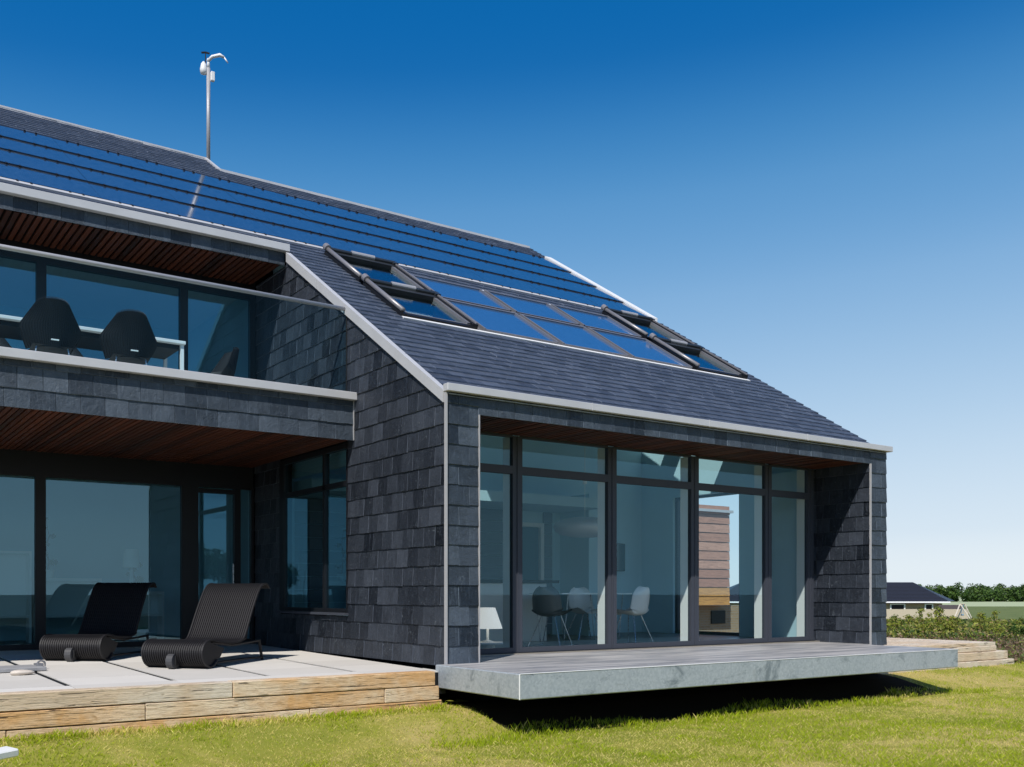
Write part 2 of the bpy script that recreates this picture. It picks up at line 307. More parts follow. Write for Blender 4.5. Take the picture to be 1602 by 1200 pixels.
# ------------------------------------------------------------------ slates as real overlapping tiles
def clip(poly, reg):
    out = poly
    n = len(reg)
    for i in range(n):
        ax, ay = reg[i]; bx, by = reg[(i+1) % n]; res = []
        if not out: return []
        d = [(bx-ax)*(p[1]-ay)-(by-ay)*(p[0]-ax) for p in out]
        for j in range(len(out)):
            p, q, dp, dq = out[j], out[(j+1) % len(out)], d[j], d[(j+1) % len(out)]
            if dp >= -1e-9: res.append(p)
            if (dp > 1e-9 and dq < -1e-9) or (dp < -1e-9 and dq > 1e-9):
                s = dp/(dp-dq); res.append((p[0]+s*(q[0]-p[0]), p[1]+s*(q[1]-p[1])))
        out = res
    return out if len(out) >= 3 else []
def slates(mb, O, eu, ev, n, regions, w=.30, e=.265, t0=.016, u_off=0, v_off=0, jit=.005, gap=.005, rag=.006):
    O, eu, ev, n = Vector(O), Vector(eu), Vector(ev), Vector(n)
    for reg in regions:
        us = [p[0] for p in reg]; vs = [p[1] for p in reg]
        r0 = math.floor((min(vs)-v_off)/e)-1; r1 = math.ceil((max(vs)-v_off)/e)+1
        for r in range(r0, r1):
            off = u_off+(r % 2)*w/2
            c0 = math.floor((min(us)-off)/w)-1; c1 = math.ceil((max(us)-off)/w)+1
            for c in range(c0, c1):
                q = random.Random(r*7919+c*104729+int(w*1000)); u0 = off+c*w+gap*.5+q.uniform(0, .003); u1 = off+(c+1)*w-gap*.5
                dv = q.uniform(-rag, rag); v0 = v_off+r*e+dv*.6; v1 = v_off+(r+1)*e+.02; sk = q.uniform(-.003, .003)
                p = clip([(u0, v0+sk), (u1, v0-sk), (u1, v1), (u0, v1)], reg)
                if len(p) < 3: continue
                j = q.uniform(0, jit); cv = min(.9, max(0, q.gauss(.48, .23))); tw = q.uniform(-.004, .004)
                def dep(a): return t0*(1-(a[1]-v_off-r*e)/e)*1.0+.003+j+tw*(a[0]-u0)/w
                top = [O+eu*a[0]+ev*a[1]+n*max(.001, dep(a)) for a in p]; bot = [O+eu*a[0]+ev*a[1]-n*.004 for a in p]
                # keep winding outward
                nrm = (top[1]-top[0]).cross(top[2]-top[0])
                k = len(top); order = list(range(k)) if nrm.dot(n) > 0 else list(range(k))[::-1]
                mb.face([top[i] for i in order], cv)
                for i in range(k): mb.face([top[i], bot[i], bot[(i+1) % k], top[(i+1) % k]], 1.0)  # edge faces get the palest tone, painting light caught on slate edges
# ------------------------------------------------------------------ house
SL = .6242; CA = math.atan(SL)
def zr(y): return 3.60+SL*(y-.05)
XL = -9.0
H = thing('slate_house', 'modern dark slate clad house with solar panels on its long sloping roof', 'house', (0, 0, 0))
def hp(name, mb, mat, parent=H, **k): return build(name, mb, mat, parent, **k)
def rect(a, b, c, d): return [(a, c), (b, c), (b, d), (a, d)]
VG = lambda y: zr(y)-.06
# core walls -----------------------------------------------------------
side_regs = [[(0,0),(2.9,0),(2.9,VG(2.9)),(0,VG(0))], rect(2.9,6.8,0,.60), rect(5.62,6.8,.60,3.32), [(2.9,3.32),(5.3,3.32),(5.3,VG(5.3)),(2.9,VG(2.9))], rect(5.3,6.75,3.32,6.66)]
mb = MB()
for rg in side_regs:
    rg = [(max(y,.035),z) for y,z in rg]; mb.prism([[(.03,y,z) for y,z in rg], [(.24,y,z) for y,z in rg]], 0, 0)
mb.box(.24,.5,.03,1.28,0,3.5); mb.box(9.12,9.58,.03,1.2,0,3.5)
mb.box(.02,9.58,.03,.3,3.38,3.58); 
for rg in [rect(1.2,3.4,0,4.2), rect(5.35,10.9,0,6.7), rect(3.4,5.35,3.2,4.2)]:
    mb.prism([[(9.44,y,z) for y,z in rg],[(9.56,y,z) for y,z in rg]],0,0)
mb.prism([[(9.44,1.25,4.2),(9.44,5.35,4.2),(9.44,5.35,zr(5.35)-.3),(9.44,1.25,zr(1.25)-.3)],[(9.56,1.25,4.2),(9.56,5.35,4.2),(9.56,5.35,zr(5.35)-.3),(9.56,1.25,zr(1.25)-.3)]],0,0)
mb.prism([[(9.44,5.35,6.7),(9.44,10.9,6.7),(9.44,10.9,zr(10.9)-.3),(9.44,5.35,zr(5.35)-.3)],[(9.56,5.35,6.7),(9.56,10.9,6.7),(9.56,10.9,zr(10.9)-.3),(9.56,5.35,zr(5.35)-.3)]],0,0)
mb.box(XL,9.5,11.2,11.5,0,9.9); mb.box(XL,XL+.2,6.9,11.2,0,9); mb.box(.03,.24,6.8,11.2,0,6.6)
hp('wall_core', mb, M['backing'])
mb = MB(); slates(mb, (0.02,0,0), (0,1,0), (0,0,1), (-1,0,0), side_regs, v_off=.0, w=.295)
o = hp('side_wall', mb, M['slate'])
mb = MB(); slates(mb, (0,.02,0), (1,0,0), (0,0,1), (0,-1,0), [rect(.03,.505,0,3.56)], u_off=.03, v_off=0, w=.33)
hp('front_pier', mb, M['slate_front']); mb = MB()
slates(mb, (0,.02,0), (1,0,0), (0,0,1), (0,-1,0), [rect(9.11,9.6,0,3.56)], u_off=9.11-.16, v_off=0, w=.33)
hp('front_pier', mb, M['slate_front'])
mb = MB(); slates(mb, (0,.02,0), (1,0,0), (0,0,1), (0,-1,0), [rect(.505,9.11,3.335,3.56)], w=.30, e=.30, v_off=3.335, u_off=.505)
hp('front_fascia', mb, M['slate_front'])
mb = MB(); slates(mb, (9.10,0,0), (0,1,0), (0,0,1), (-1,0,0), [rect(.01,1.2,0,3.36)], w=.295); hp('window_reveal', mb, M['slate'])
mb = MB(); slates(mb, (9.58,0,0), (0,-1,0), (0,0,1), (1,0,0), [[(-1.2,0),(-.03,0),(-.03,3.5),(-1.2,zr(1.2)-.1)], [(-3.4,0),(-1.2,0),(-1.2,zr(1.2)-.1),(-3.4,zr(3.4)-.1)], [(-5.35,3.2),(-3.4,3.2),(-3.4,zr(3.4)-.1),(-5.35,zr(5.35)-.1)], [(-11.1,0),(-5.35,0),(-5.35,zr(5.35)-.1),(-11.1,zr(11.1)-.1)]], w=.3); hp('gable_wall', mb, M['slate'])
# balcony front, upper fascia
mb = MB(); slates(mb, (0,2.70,0), (1,0,0), (0,0,1), (0,-1,0), [rect(XL,-.005,3.285,3.90)], v_off=3.285-.03, e=.275, w=.30)
hp('balcony_fascia', mb, M['slate_front'])
mb = MB(); slates(mb, (0,5.32,0), (1,0,0), (0,0,1), (0,-1,0), [rect(XL,-.03,6.655,6.89)], v_off=6.655, e=.3, w=.33)
hp('upper_fascia', mb, M['slate_front'])
mb = MB(); mb.box(XL,0,2.72,6.9,3.32,3.88); mb.box(XL,-.04,5.34,5.6,6.70,6.86); mb.box(XL,-.04,5.6,6.9,6.70,6.9); hp('floor_slab', mb, M['backing'])
mb = MB(); mb.box(XL,-.005,2.95,6.8,3.884,3.93); hp('balcony_deck', mb, M['paving'])
# metal edges
mb = MB(); mb.bbox(XL,.012,2.585,2.95,3.885,4.0,.006)
hp('balcony_coping', mb, M['zinc'])
mb = MB(); mb.bbox(XL,.03,5.2,5.36,6.875,7.0,.006); hp('upper_gutter', mb, M['zinc'])
mb = MB(); mb.bbox(-.03,9.66,-.09,.03,3.585,3.685,.006)
for x in (2.4,4.8,7.2): mb.box(x,x+.012,-.094,.03,3.581,3.689)
hp('front_gutter', mb, M['zinc'])
mb = MB()
for (y0,y1) in ((.02,1.3),(1.306,2.6),(2.606,3.95),(3.956,5.22)):
    P0 = [(-.04,y,z) for y,z in ((y0,zr(y0)-.135),(y1,zr(y1)-.135),(y1,zr(y1)+.03),(y0,zr(y0)+.03))]; P1 = [(.045,p[1],p[2]) for p in P0]; mb.prism([P0,P1],0,0)
hp('verge_flashing', mb, M['zinc'])
mb = MB()
for (y0,y1,hh) in ((6.12,10.25,.075),):
    for a in range(4):
        ya = y0+(y1-y0)*a/4; yb = y0+(y1-y0)*(a+1)/4-.012
        P0 = [(9.385,y,z) for y,z in ((ya,zr(ya)-.1),(yb,zr(yb)-.1),(yb,zr(yb)+hh),(ya,zr(ya)+hh))]; P1 = [(9.60,p[1],p[2]) for p in P0]; mb.prism([P0,P1],0,0)
hp('right_verge_flashing', mb, M['white_metal'])
mb = MB(); mb.box(.86,9.55,11.14,11.26,zr(11.14)-.02,zr(11.14)+.065); mb.box(XL,.86,12.08,12.2,zr(12.08)-.02,zr(12.08)+.065)
P0 = [(.80,y,z) for y,z in ((11.2,zr(11.2)-.1),(12.15,zr(12.15)-.1),(12.15,zr(12.15)+.05),(11.2,zr(11.2)+.05))]; mb.prism([P0,[(.88,p[1],p[2]) for p in P0]],0,0)
hp('ridge_cap', mb, M['zinc'])
for b_ in ((-.026,.006,-.026,.006,0,3.57),(.508,.522,-.012,.03,0,3.335),(9.085,9.112,-.016,.014,0,3.335),(-.012,.0,2.668,2.69,3.285,3.88)): mb = MB(); mb.box(*b_); hp('corner_trim', mb, M['trim'])
mb = MB(); mb.box(.1,5.5,.35,6.6,-.3,-.002); hp('plinth', mb, M['backing'])
# roof slab with real openings for the four roof windows ------------------
SKY = [(.95,2.30,2.86,4.18),(.95,2.30,4.34,5.72),(7.58,8.93,2.86,4.18),(7.58,8.93,4.34,5.72)]
def slab(mb, x0, x1, y0, y1, th=.22, lift=-.03):
    P0 = [(x0,y0,zr(y0)+lift),(x1,y0,zr(y0)+lift),(x1,y1,zr(y1)+lift),(x0,y1,zr(y1)+lift)]; P1 = [(p[0],p[1],p[2]-th) for p in P0]; mb.prism([P1,P0],0,0)
mb = MB()
for r in [(.02,9.55,.05,2.92),(.02,1.0,2.92,5.6),(2.25,7.63,2.92,5.6),(8.88,9.55,2.92,5.6),(1.0,2.25,4.12,4.40),(7.63,8.88,4.12,4.40),(.02,9.55,5.66,11.18),(XL,.015,5.4,12.1),(.016,.84,11.185,12.1)]: slab(mb,*r)
hp('roof_deck', mb, M['backing'])
mb = MB()
for r in [(.26,9.42,1.3,2.92),(.26,1.0,2.92,5.6),(2.25,7.63,2.92,5.6),(8.88,9.42,2.92,5.6),(1.0,2.25,4.12,4.40),(7.63,8.88,4.12,4.40),(.26,9.42,5.66,6.5)]: slab(mb,*r,th=.05,lift=-.26)
hp('ceiling_lining', mb, M['white'])
for nm, y0 in (('back_roof', 0),):
    mb = MB(); mb.prism([[(XL,12.15,zr(12.1)-.05),(.84,12.15,zr(12.1)-.05),(.84,16,6.5),(XL,16,6.5)],[(XL,12.15,zr(12.1)-.25),(.84,12.15,zr(12.1)-.25),(.84,16,6.3),(XL,16,6.3)]],0,0)
    mb.prism([[(.85,11.2,zr(11.2)-.05),(9.55,11.2,zr(11.2)-.05),(9.55,16,6.5),(.85,16,6.5)],[(.85,11.2,zr(11.2)-.25),(9.55,11.2,zr(11.2)-.25),(9.55,16,6.3),(.85,16,6.3)]],0,0)
    hp(nm, mb, M['slate_roof'])
mb = MB(); mb.box(XL,9.4,15.7,15.95,-.5,6.45); mb.box(9.3,9.5,11.5,15.7,-.5,6.3); mb.box(XL,XL+.2,11.5,15.7,-.5,6.3)
hp('back_wall', mb, M['slate'])
cs, sn = math.cos(CA), math.sin(CA)
def rr_(x0,x1,y0,y1): return rect(x0,x1,(y0-.05)/cs,(y1-.05)/cs)
regs = [rr_(.03,9.56,-.02,2.80), rr_(.03,.90,2.80,6.04), rr_(8.98,9.56,2.80,5.9), rr_(2.36,7.52,5.42,6.04), rr_(.90,2.36,5.78,6.04), rr_(7.52,9.4,5.78,6.04), rr_(XL,.03,5.36,6.04), rr_(.84,9.56,10.12,11.17), rr_(XL,.84,10.12,12.10)]
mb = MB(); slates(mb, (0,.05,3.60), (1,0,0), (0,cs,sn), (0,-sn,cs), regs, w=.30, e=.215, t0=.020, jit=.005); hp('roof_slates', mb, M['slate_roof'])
# photovoltaic rows
RY = [6.07,7.08,8.09,9.10,10.11]
def rp(x, y, h=0): return Vector((x, y-sn*h, zr(y)+cs*h))
for j in range(4):
    npn = 12; x0 = XL; x1 = 9.38; wd = (x1-x0)/npn
    for i in range(npn):
        a, b = x0+i*wd+.004, x0+(i+1)*wd-.004; y0, y1 = RY[j]+.012, RY[j+1]-.02; mb = MB(); q = random.uniform(-.0015,.0015)
        T = [rp(a,y0,.052+q), rp(b,y0,.052-q), rp(b,y1,.030-q), rp(a,y1,.030+q)]; B = [rp(a,y0,.03), rp(b,y0,.03), rp(b,y1,.0), rp(a,y1,.0)]
        mb.prism([B,T],0,0, c=random.random()); hp('solar_panel', mb, M['solar'])
mb = MB()
for j in range(5):
    y = RY[j]-.01; mb.prism([[rp(XL,y-.03,0),rp(9.4,y-.03,0),rp(9.4,y+.04,0),rp(XL,y+.04,0)],[rp(XL,y-.03,.03),rp(9.4,y-.03,.03),rp(9.4,y+.04,.03),rp(XL,y+.04,.03)]],0,0)
    x = XL+.38
    while x < 9.4:
        for dx in (-.10,.10):
            mb.prism([[rp(x+dx-.016,y-.03,.02),rp(x+dx+.016,y-.03,.02),rp(x+dx+.016,y+.035,.02),rp(x+dx-.016,y+.035,.02)],[rp(x+dx-.016,y-.03,.057),rp(x+dx+.016,y-.03,.057),rp(x+dx+.016,y+.035,.057),rp(x+dx-.016,y+.035,.057)]],0,0)
        x += .766
hp('panel_clamp_rail', mb, M['black'])
mb = MB(); mb.prism([[rp(XL,6.0,.0),rp(9.4,6.0,.0),rp(9.4,6.05,.0),rp(XL,6.05,.0)],[rp(XL,6.0,.035),rp(9.4,6.0,.035),rp(9.4,6.05,.05),rp(XL,6.05,.05)]],0,0); hp('panel_edge_trim', mb, M['zinc'])
mb = MB(); 
for j in range(4): slab(mb, XL, 9.38, RY[j], RY[j+1], .01, .006)
hp('panel_underlay', mb, M['backing'])
# thermal collectors between the roof windows
def rbar(mb, x0,x1,y0,y1,h0,h1,c=.5): mb.prism([[rp(x0,y0,h0),rp(x1,y0,h0),rp(x1,y1,h0),rp(x0,y1,h0)],[rp(x0,y0,h1),rp(x1,y0,h1),rp(x1,y1,h1),rp(x0,y1,h1)]],0,0,c)
CX = [2.42,4.10,5.76,7.42]
for i in range(3):
    for j, (ya, yb) in enumerate(((2.83,4.16),(4.28,5.36))):
        xa, xb = CX[i]+.05, CX[i+1]-.05; mb = MB()
        rbar(mb, xa,xa+.035,ya,yb,.0,.075); rbar(mb, xb-.035,xb,ya,yb,.0,.075); rbar(mb, xa+.035,xb-.035,ya,ya+.03,.0,.06); rbar(mb, xa+.035,xb-.035,yb-.04,yb,.0,.07)
        f = hp('solar_collector', mb, M['skyframe']); mb = MB(); rbar(mb, xa+.036,xb-.036,ya+.031,yb-.041,.0,.045,random.random()); build('collector_glass', mb, M['thermal'], f)
mb = MB(); rbar(mb,.9,9.0,2.765,2.825,0,.03); hp('collector_flashing', mb, M['white_metal']); mb = MB(); rbar(mb, CX[0],CX[3],5.37,5.41,0,.05)
hp('collector_flashing', mb, M['white_metal'])
mb = MB(); rbar(mb, CX[0],CX[3],2.83,5.37,-.02,.012); rbar(mb, CX[0],CX[3],4.18,4.21,.012,.06);  hp('collector_tray', mb, M['skyframe'])
# roof windows
for (x0,x1,y0,y1) in SKY:
    mb = MB(); rbar(mb,x0-.05,x0+.05,y0-.02,y1,-.28,.07); rbar(mb,x1-.06,x1+.04,y0-.02,y1,-.28,.11); rbar(mb,x0+.05,x1-.06,y0-.02,y0+.05,-.28,.06); rbar(mb,x0+.05,x1-.06,y1-.12,y1,-.28,.09)
    f = hp('roof_window', mb, M['frame'])
    mb = MB(); rbar(mb,x0+.051,x0+.10,y0+.06,y1-.13,-.02,.07); rbar(mb,x1-.12,x1-.061,y0+.06,y1-.13,-.02,.09); rbar(mb,x0+.051,x1-.061,y0+.051,y0+.085,-.02,.065); build('sash', mb, M['skyframe'], f)
    mb = MB(); rbar(mb,x0+.10,x1-.12,y0+.086,y1-.125,.028,.04); build('pane', mb, M['glass_roof'], f)
    mb = MB(); mb.tube([rp(x0-.02,y0+.02,.11),rp(x0-.02,y1-.06,.12)],.04,10); build('side_rail', mb, M['rail'], f, smooth=True)
    mb = MB(); mb.tube([rp(x0-.02,y1-.05,.13),rp(x0-.02,y1+.05,.14)],.065,12); build('rail_end', mb, M['rail'], f)
    mb = MB(); mb.tube([rp(x0+.46,y1-.01,.13),rp(x0+.93,y1-.01,.13)],.045,12); build('motor_housing', mb, M['housing'], f)
    mb = MB(); mb.tube([rp(x0+.05,y1-.02,.12),rp(x0+.455,y1-.02,.12)],.04,10); mb.tube([rp(x0+.935,y1-.02,.12),rp(x1,y1-.02,.12)],.04,10)
    rbar(mb,x0+.03,x1-.0,y1-.17,y1-.03,.03,.10)
    rbar(mb,x1-.05,x1+.05,y1-.10,y1+.03,.06,.15); build('awning_hood', mb, M['awning'], f)
    mb = MB(); rbar(mb,x1-.015,x1+.015,y0-.02,y1-.1,.112,.135); build('cover_strip', mb, M['rail'], f)
# soffits -----------------------------------------------------------------
def soffit(mb, x0, x1, y0, y1, z, pitch=.105, wd=.068):
    x = x0+.01
    while x+wd < x1:
        dz = random.uniform(0,.006); mb.box(x, x+wd, y0, y1, z+dz, z+.03+dz, random.random()); x += pitch
mb = MB(); soffit(mb, XL, -.06, 5.36, 6.74, 6.655); hp('upper_soffit', mb, M['cedar'])
mb = MB(); soffit(mb, XL, -.02, 2.75, 6.84, 3.287, .08, .055); hp('balcony_soffit', mb, M['cedar'])
mb = MB(); soffit(mb, .53, 9.08, .04, 1.2, 3.345, .10, .075); hp('front_soffit', mb, M['cedar'])
# front glazing (Y = 1.2) ---------------------------------------------------
GY = 1.2
mull = [(.52,1.70),(2.03,2.17),(3.80,3.96),(5.55,5.70),(7.25,7.40),(8.80,8.97)]
from math import isclose
def px_on_y(u, y):    # photo column -> X on a plane Y = y
    d = FW + RT*((u-801)/1558.); tt = (y-CP.y)/d.y; return CP.x+d.x*tt
cols = [(px_on_y(a,GY), px_on_y(b,GY)) for a, b in ((800.5,815.5),(949.5,963),(1079.5,1091.5),(1195.5,1205.5),(1262,1271))]
z_b, z_t1, z_t2, z_top = .06, 2.76, 2.88, 3.335
Fm = MB(); Fi = MB(); low = MB()
edges = [(.53,.60)]+cols
for (a,b) in edges:
    Fm.box(a,b,GY-.03,GY+.05,z_b,z_top); 
    m_ = (a+b)/2; Fm.box(m_-.012,m_+.012,GY-.042,GY-.03,z_b,z_top)
for k in range(5):
    a = edges[k][1]; b = edges[k+1][0]
    Fm.box(a,b,GY-.028,GY+.05,z_b,z_b+.075); Fm.box(a,b,GY-.028,GY+.05,z_t1,z_t2); Fm.box(a,b,GY-.028,GY+.05,z_top-.02,z_top+.03)
    Fi.box(a-.001,b+.001,GY+.052,GY+.16,z_t1+.02,z_t2-.02)
WF = hp('window', Fm, M['frame_grey']); WF['label'] = 'tall five bay window with transom lights'
for (a,b) in edges[1:]: Fi.box(a+.005,b-.005,GY+.051,GY+.24,.06,z_top)
build('inner_lining', Fi, M['white'], WF)
for k in range(5):
    a = edges[k][1]; b = edges[k+1][0]
    for (c_, d_) in ((z_b+.076,z_t1-.001),(z_t2+.001,z_top-.021)):
        mb = MB(); mb.face([(a+.001,GY+.012,c_),(b-.001,GY+.012,c_),(b-.001,GY+.012,d_),(a+.001,GY+.012,d_)]); build('pane', mb, M['glass'], WF)
mb = MB(); mb.box(.53,8.98,GY-.06,GY+.06,.032,.058); build('sill', mb, M['frame'], WF)
mb = MB(); slates(mb, (8.985,1.2,0), (1,0,0), (0,0,1), (0,-1,0), [rect(0,.11,0,3.33)], w=.3); mb.box(8.975,9.09,1.205,1.3,0,3.33); hp('window_jamb', mb, M['slate'])
# kitchen room ---------------------------------------------------------------
mb = MB()
mb.prism([[(9.36,1.5,.05),(9.36,3.38,.05),(9.36,3.38,zr(3.38)-.32),(9.36,1.5,zr(1.5)-.32)],[(9.43,1.5,.05),(9.43,3.38,.05),(9.43,3.38,zr(3.38)-.32),(9.43,1.5,zr(1.5)-.32)]],0,0)
mb.prism([[(9.36,3.38,3.15),(9.36,5.36,3.15),(9.36,5.36,zr(5.36)-.32),(9.36,3.38,zr(3.38)-.32)],[(9.43,3.38,3.15),(9.43,5.36,3.15),(9.43,5.36,zr(5.36)-.32),(9.43,3.38,zr(3.38)-.32)]],0,0)
mb.box(9.36,9.43,5.36,6.4,.05,6.55)
DX0, DX1 = px_on_y(803,6.36), px_on_y(850,6.36); mb.box(.24,DX0,6.4,6.5,.05,7.3); mb.box(DX1,9.43,6.4,6.5,.05,7.3); mb.box(DX0,DX1,6.4,6.5,2.5,7.3)   # back wall with doorway
mb.box(.245,.30,1.3,2.85,.05,4.1); mb.box(.245,.30,5.65,6.4,.05,6.6); mb.box(.245,.30,2.85,5.65,3.0,5.0); mb.box(.245,.30,2.85,5.65,.05,.6)
mb.box(8.98,9.36,1.31,2.6,.05,3.35)
mb.box(.3,9.36,1.26,1.32,3.37,3.95)
mb.box(6.9,7.25,5.4,6.4,.05,3.1)
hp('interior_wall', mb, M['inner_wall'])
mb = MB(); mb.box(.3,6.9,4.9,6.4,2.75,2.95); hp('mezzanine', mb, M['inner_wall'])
mb = MB(); mb.box(.24,9.43,1.1,11.2,-.05,.05); mb.box(XL,.0,6.7,11.2,-.05,.03); hp('interior_floor', mb, M['inner_floor'])
mb = MB(); mb.box(DX0,DX0+.09,6.33,6.44,.05,2.5); mb.box(DX1-.09,DX1,6.33,6.44,.05,2.5); mb.box(DX0+.09,DX1-.09,6.33,6.44,2.41,2.5); d0 = hp('interior_door', mb, M['white_metal'])
mb = MB(); mb.box(DX0+.09,DX1-.09,6.42,6.47,.05,2.41); build('door_leaf', mb, M['door_blue'], d0)
mb = MB()
for k in range(11):
    for (xa,xb) in ((.32,DX0-.01),(DX1+.01,px_on_y(864,6.36))):
        if not (k >= 10 and 0): mb.box(xa,xb,6.36,6.398,.06+k*.245,.06+k*.245+.232)
hp('wall_panelling', mb, M['panel_grey'])
mb = MB(); mb.box(px_on_y(886,6.36),px_on_y(905,6.36),6.37,6.398,.06,2.7); hp('alcove_panel', mb, M['door_blue'])
# gable window
GW = MB(); 
for (y0,y1,z0,z1) in ((3.4,3.46,.05,3.15),(5.29,5.35,.05,3.15),(3.46,5.29,.05,.12),(3.46,5.29,3.09,3.15)): GW.box(9.44,9.52,y0,y1,z0,z1)
g = hp('window', GW, M['frame_grey']); mb = MB(); mb.face([(9.48,3.46,.12),(9.48,5.29,.12),(9.48,5.29,3.09),(9.48,3.46,3.09)]); build('pane', mb, M['glass_rail'], g)
# side window in X = 0 --------------------------------------------------------
mb = MB(); mb.box(-.005,.08,2.90,2.94,.66,3.28); mb.box(-.005,.08,5.40,5.60,.66,3.28); mb.box(-.005,.08,2.94,5.40,.66,.72); mb.box(-.005,.08,2.94,5.40,3.2,3.28); mb.box(-.005,.08,2.94,5.40,2.62,2.70); mb.box(-.005,.08,3.72,3.80,.72,3.2)
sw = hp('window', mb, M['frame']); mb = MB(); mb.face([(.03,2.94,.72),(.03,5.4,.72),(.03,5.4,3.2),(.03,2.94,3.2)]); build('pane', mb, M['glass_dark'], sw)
mb = MB(); mb.box(-.055,.08,2.87,5.62,.615,.655); build('sill', mb, M['frame_grey'], sw)
# left glazing, lower (Y 6.85) and upper (Y 6.75) ------------------------------
def glazing(y, z0, z1, posts, mat, extra=()):
    mb = MB()
    for a,b in posts: mb.box(a,b,y-.04,y+.06,z0,z1)
    mb.box(XL,-.02,y-.038,y+.058,z0-.06,z0+.04); mb.box(XL,-.02,y-.038,y+.058,z1-.04,z1+.38)
    for e_ in extra: mb.box(*e_)
    f = hp('window', mb, M['frame']); xs = [XL]+[v for p in posts for v in p]
    for i in range(0, len(xs)-1, 2):
        m2 = MB(); m2.face([(xs[i],y+.01,z0+.04),(xs[i+1],y+.01,z0+.04),(xs[i+1],y+.01,z1-.04),(xs[i],y+.01,z1-.04)]); build('pane', m2, mat, f)
    return f
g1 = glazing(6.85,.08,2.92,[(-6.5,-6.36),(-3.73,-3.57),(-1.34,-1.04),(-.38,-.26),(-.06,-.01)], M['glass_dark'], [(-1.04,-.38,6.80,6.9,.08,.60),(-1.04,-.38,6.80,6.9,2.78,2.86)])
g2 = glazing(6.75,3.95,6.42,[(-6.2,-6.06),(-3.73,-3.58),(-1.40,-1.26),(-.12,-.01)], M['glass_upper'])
mb = MB(); mb.tube([(-.43,6.76,1.0),(-.43,6.72,1.0),(-.43,6.72,1.5),(-.43,6.76,1.5)],.012,6); build('door_handle', mb, M['steel'], g1)
mb = MB(); mb.box(XL,0,10.6,10.7,.03,3.3); mb.box(XL,0,10.6,10.7,3.9,7.2); mb.box(-.06,-.005,6.95,10.6,.03,3.3); mb.box(-.06,-.005,6.85,10.6,3.9,6.9)
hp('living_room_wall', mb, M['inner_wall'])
mb = MB(); mb.box(XL,-.06,6.95,10.6,3.25,3.31); mb.box(XL,-.06,6.85,10.6,6.6,6.68); hp('living_room_ceiling', mb, M['white'])
mb = MB(); mb.box(XL,-.06,6.95,10.6,3.885,3.92); hp('upper_floor', mb, M['inner_floor'])
for xx, ww in ((-3.0,1.25),(-1.1,1.1)):
    mb = MB(); mb.box(xx,xx+.05,10.55,10.6,3.92,6.1); mb.box(xx+ww,xx+ww+.05,10.55,10.6,3.92,6.1); mb.box(xx+.05,xx+ww,10.55,10.6,6.04,6.1)
    dd = hp('interior_door', mb, M['skyframe'] if xx<-2 else M['white_metal']); mb = MB(); mb.box(xx+.05,xx+ww,10.57,10.61,3.92,6.04); build('door_leaf', mb, M['skyframe'] if xx<-2 else M['white'], dd)
# balustrade
mb = MB(); mb.box(XL,-.02,2.91,2.925,4.0,5.31); bal = hp('balustrade', mb, M['glass_rail'])
mb = MB(); mb.tube([(XL,2.918,5.335),(-.01,2.918,5.335)],.032,12); build('handrail', mb, M['housing'], bal, smooth=True)
mb = MB(); mb.tube([(-.012,2.918,5.30),(-.012,2.918,4.0)],.009,6); build('end_clip', mb, M['black'], bal)
# ------------------------------------------------------------------ platform
PF = thing('cantilevered_platform', 'cantilevered galvanised steel platform hovering over the lawn before the big window', 'platform', (4.4,-.9,.03))
mb = MB(); mb.bbox(-.13,8.9,-1.82,.06,-.275,.026,.012); build('body', mb, M['galv'], PF)
mb = MB(); mb.box(-.10,8.87,-1.79,-.035,.027,.031); mb.box(.54,9.06,-.035,1.2,.0,.031); build('deck_surface', mb, M['deck_top'], PF)
mb = MB(); mb.tube([(-.13,-1.82,-.27),(-.13,-1.82,.022)],.008,6); mb.tube([(-.13,-1.82,.024),(8.9,-1.82,.024)],.006,6); build('weld_seam', mb, M['white_metal'], PF)
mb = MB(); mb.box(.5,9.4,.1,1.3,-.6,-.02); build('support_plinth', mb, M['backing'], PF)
# ------------------------------------------------------------------ terrace
def zt(y): return -.058+.0125*y
mb = MB(); P = [(XL-3,-.02,-.35),(-.02,-.02,-.35),(-.02,6.8,-.35),(XL-3,6.8,-.35)]; Q = [(p[0],p[1],zt(p[1])-.012) for p in P]; mb.prism([P,Q],0,0)
tag(build('terrace_base', mb, M['frame']), kind='structure')
mb = MB(); xj = [-12,-10.13,-9.0,-7.87,-6.74,-5.61,-4.48,-3.35,-2.22,-1.06,-.03]
for i in range(len(xj)-1):
    yy = [-.015,.52,1.4,2.3,3.45,4.6,5.75,6.79]
    for j in range(len(yy)-1):
        a,b,c,d = xj[i]+(.038 if j else .004), xj[i+1]-(.038 if j else .004), yy[j]+.002, yy[j+1]-.002; dz = random.uniform(-.001,.001)
        P = [(a,c,zt(c)-.011),(b,c,zt(c)-.011),(b,d,zt(d)-.011),(a,d,zt(d)-.011)]; Q = [(p[0],p[1],p[2]+.011+dz) for p in P]; mb.prism([P,Q],0,0,random.random())
tag(build('terrace_paving', mb, M['paving']), kind='structure')
TW = thing('timber_retaining_wall', 'low wall of three stacked rough oak beams along the terrace edge', 'retaining wall', (-5,-.2,-.5))
bx = [[XL-3,-6.6,-2.92,-.30],[XL-3,-7.3,-3.87,-1.02,-.24],[XL-3,-5.2,-2.0,-.20]]
for r, (zt0, zb0) in enumerate(((-.036,-.212),(-.222,-.392),(-.402,-.62))):
    for i in range(len(bx[r])-1):
        mb = MB(); a, b = bx[r][i]+.004, bx[r][i+1]-.004; n = max(4,int((b-a)/.3)); dy = random.uniform(-.012,.008)
        mb.bbox(a,b,-.22+dy,-.02,zb0,zt0+random.uniform(-.004,.004),.006,random.random()); build('beam', mb, M['oak_grey'] if (r==0 and i<2) else M['oak'], TW)
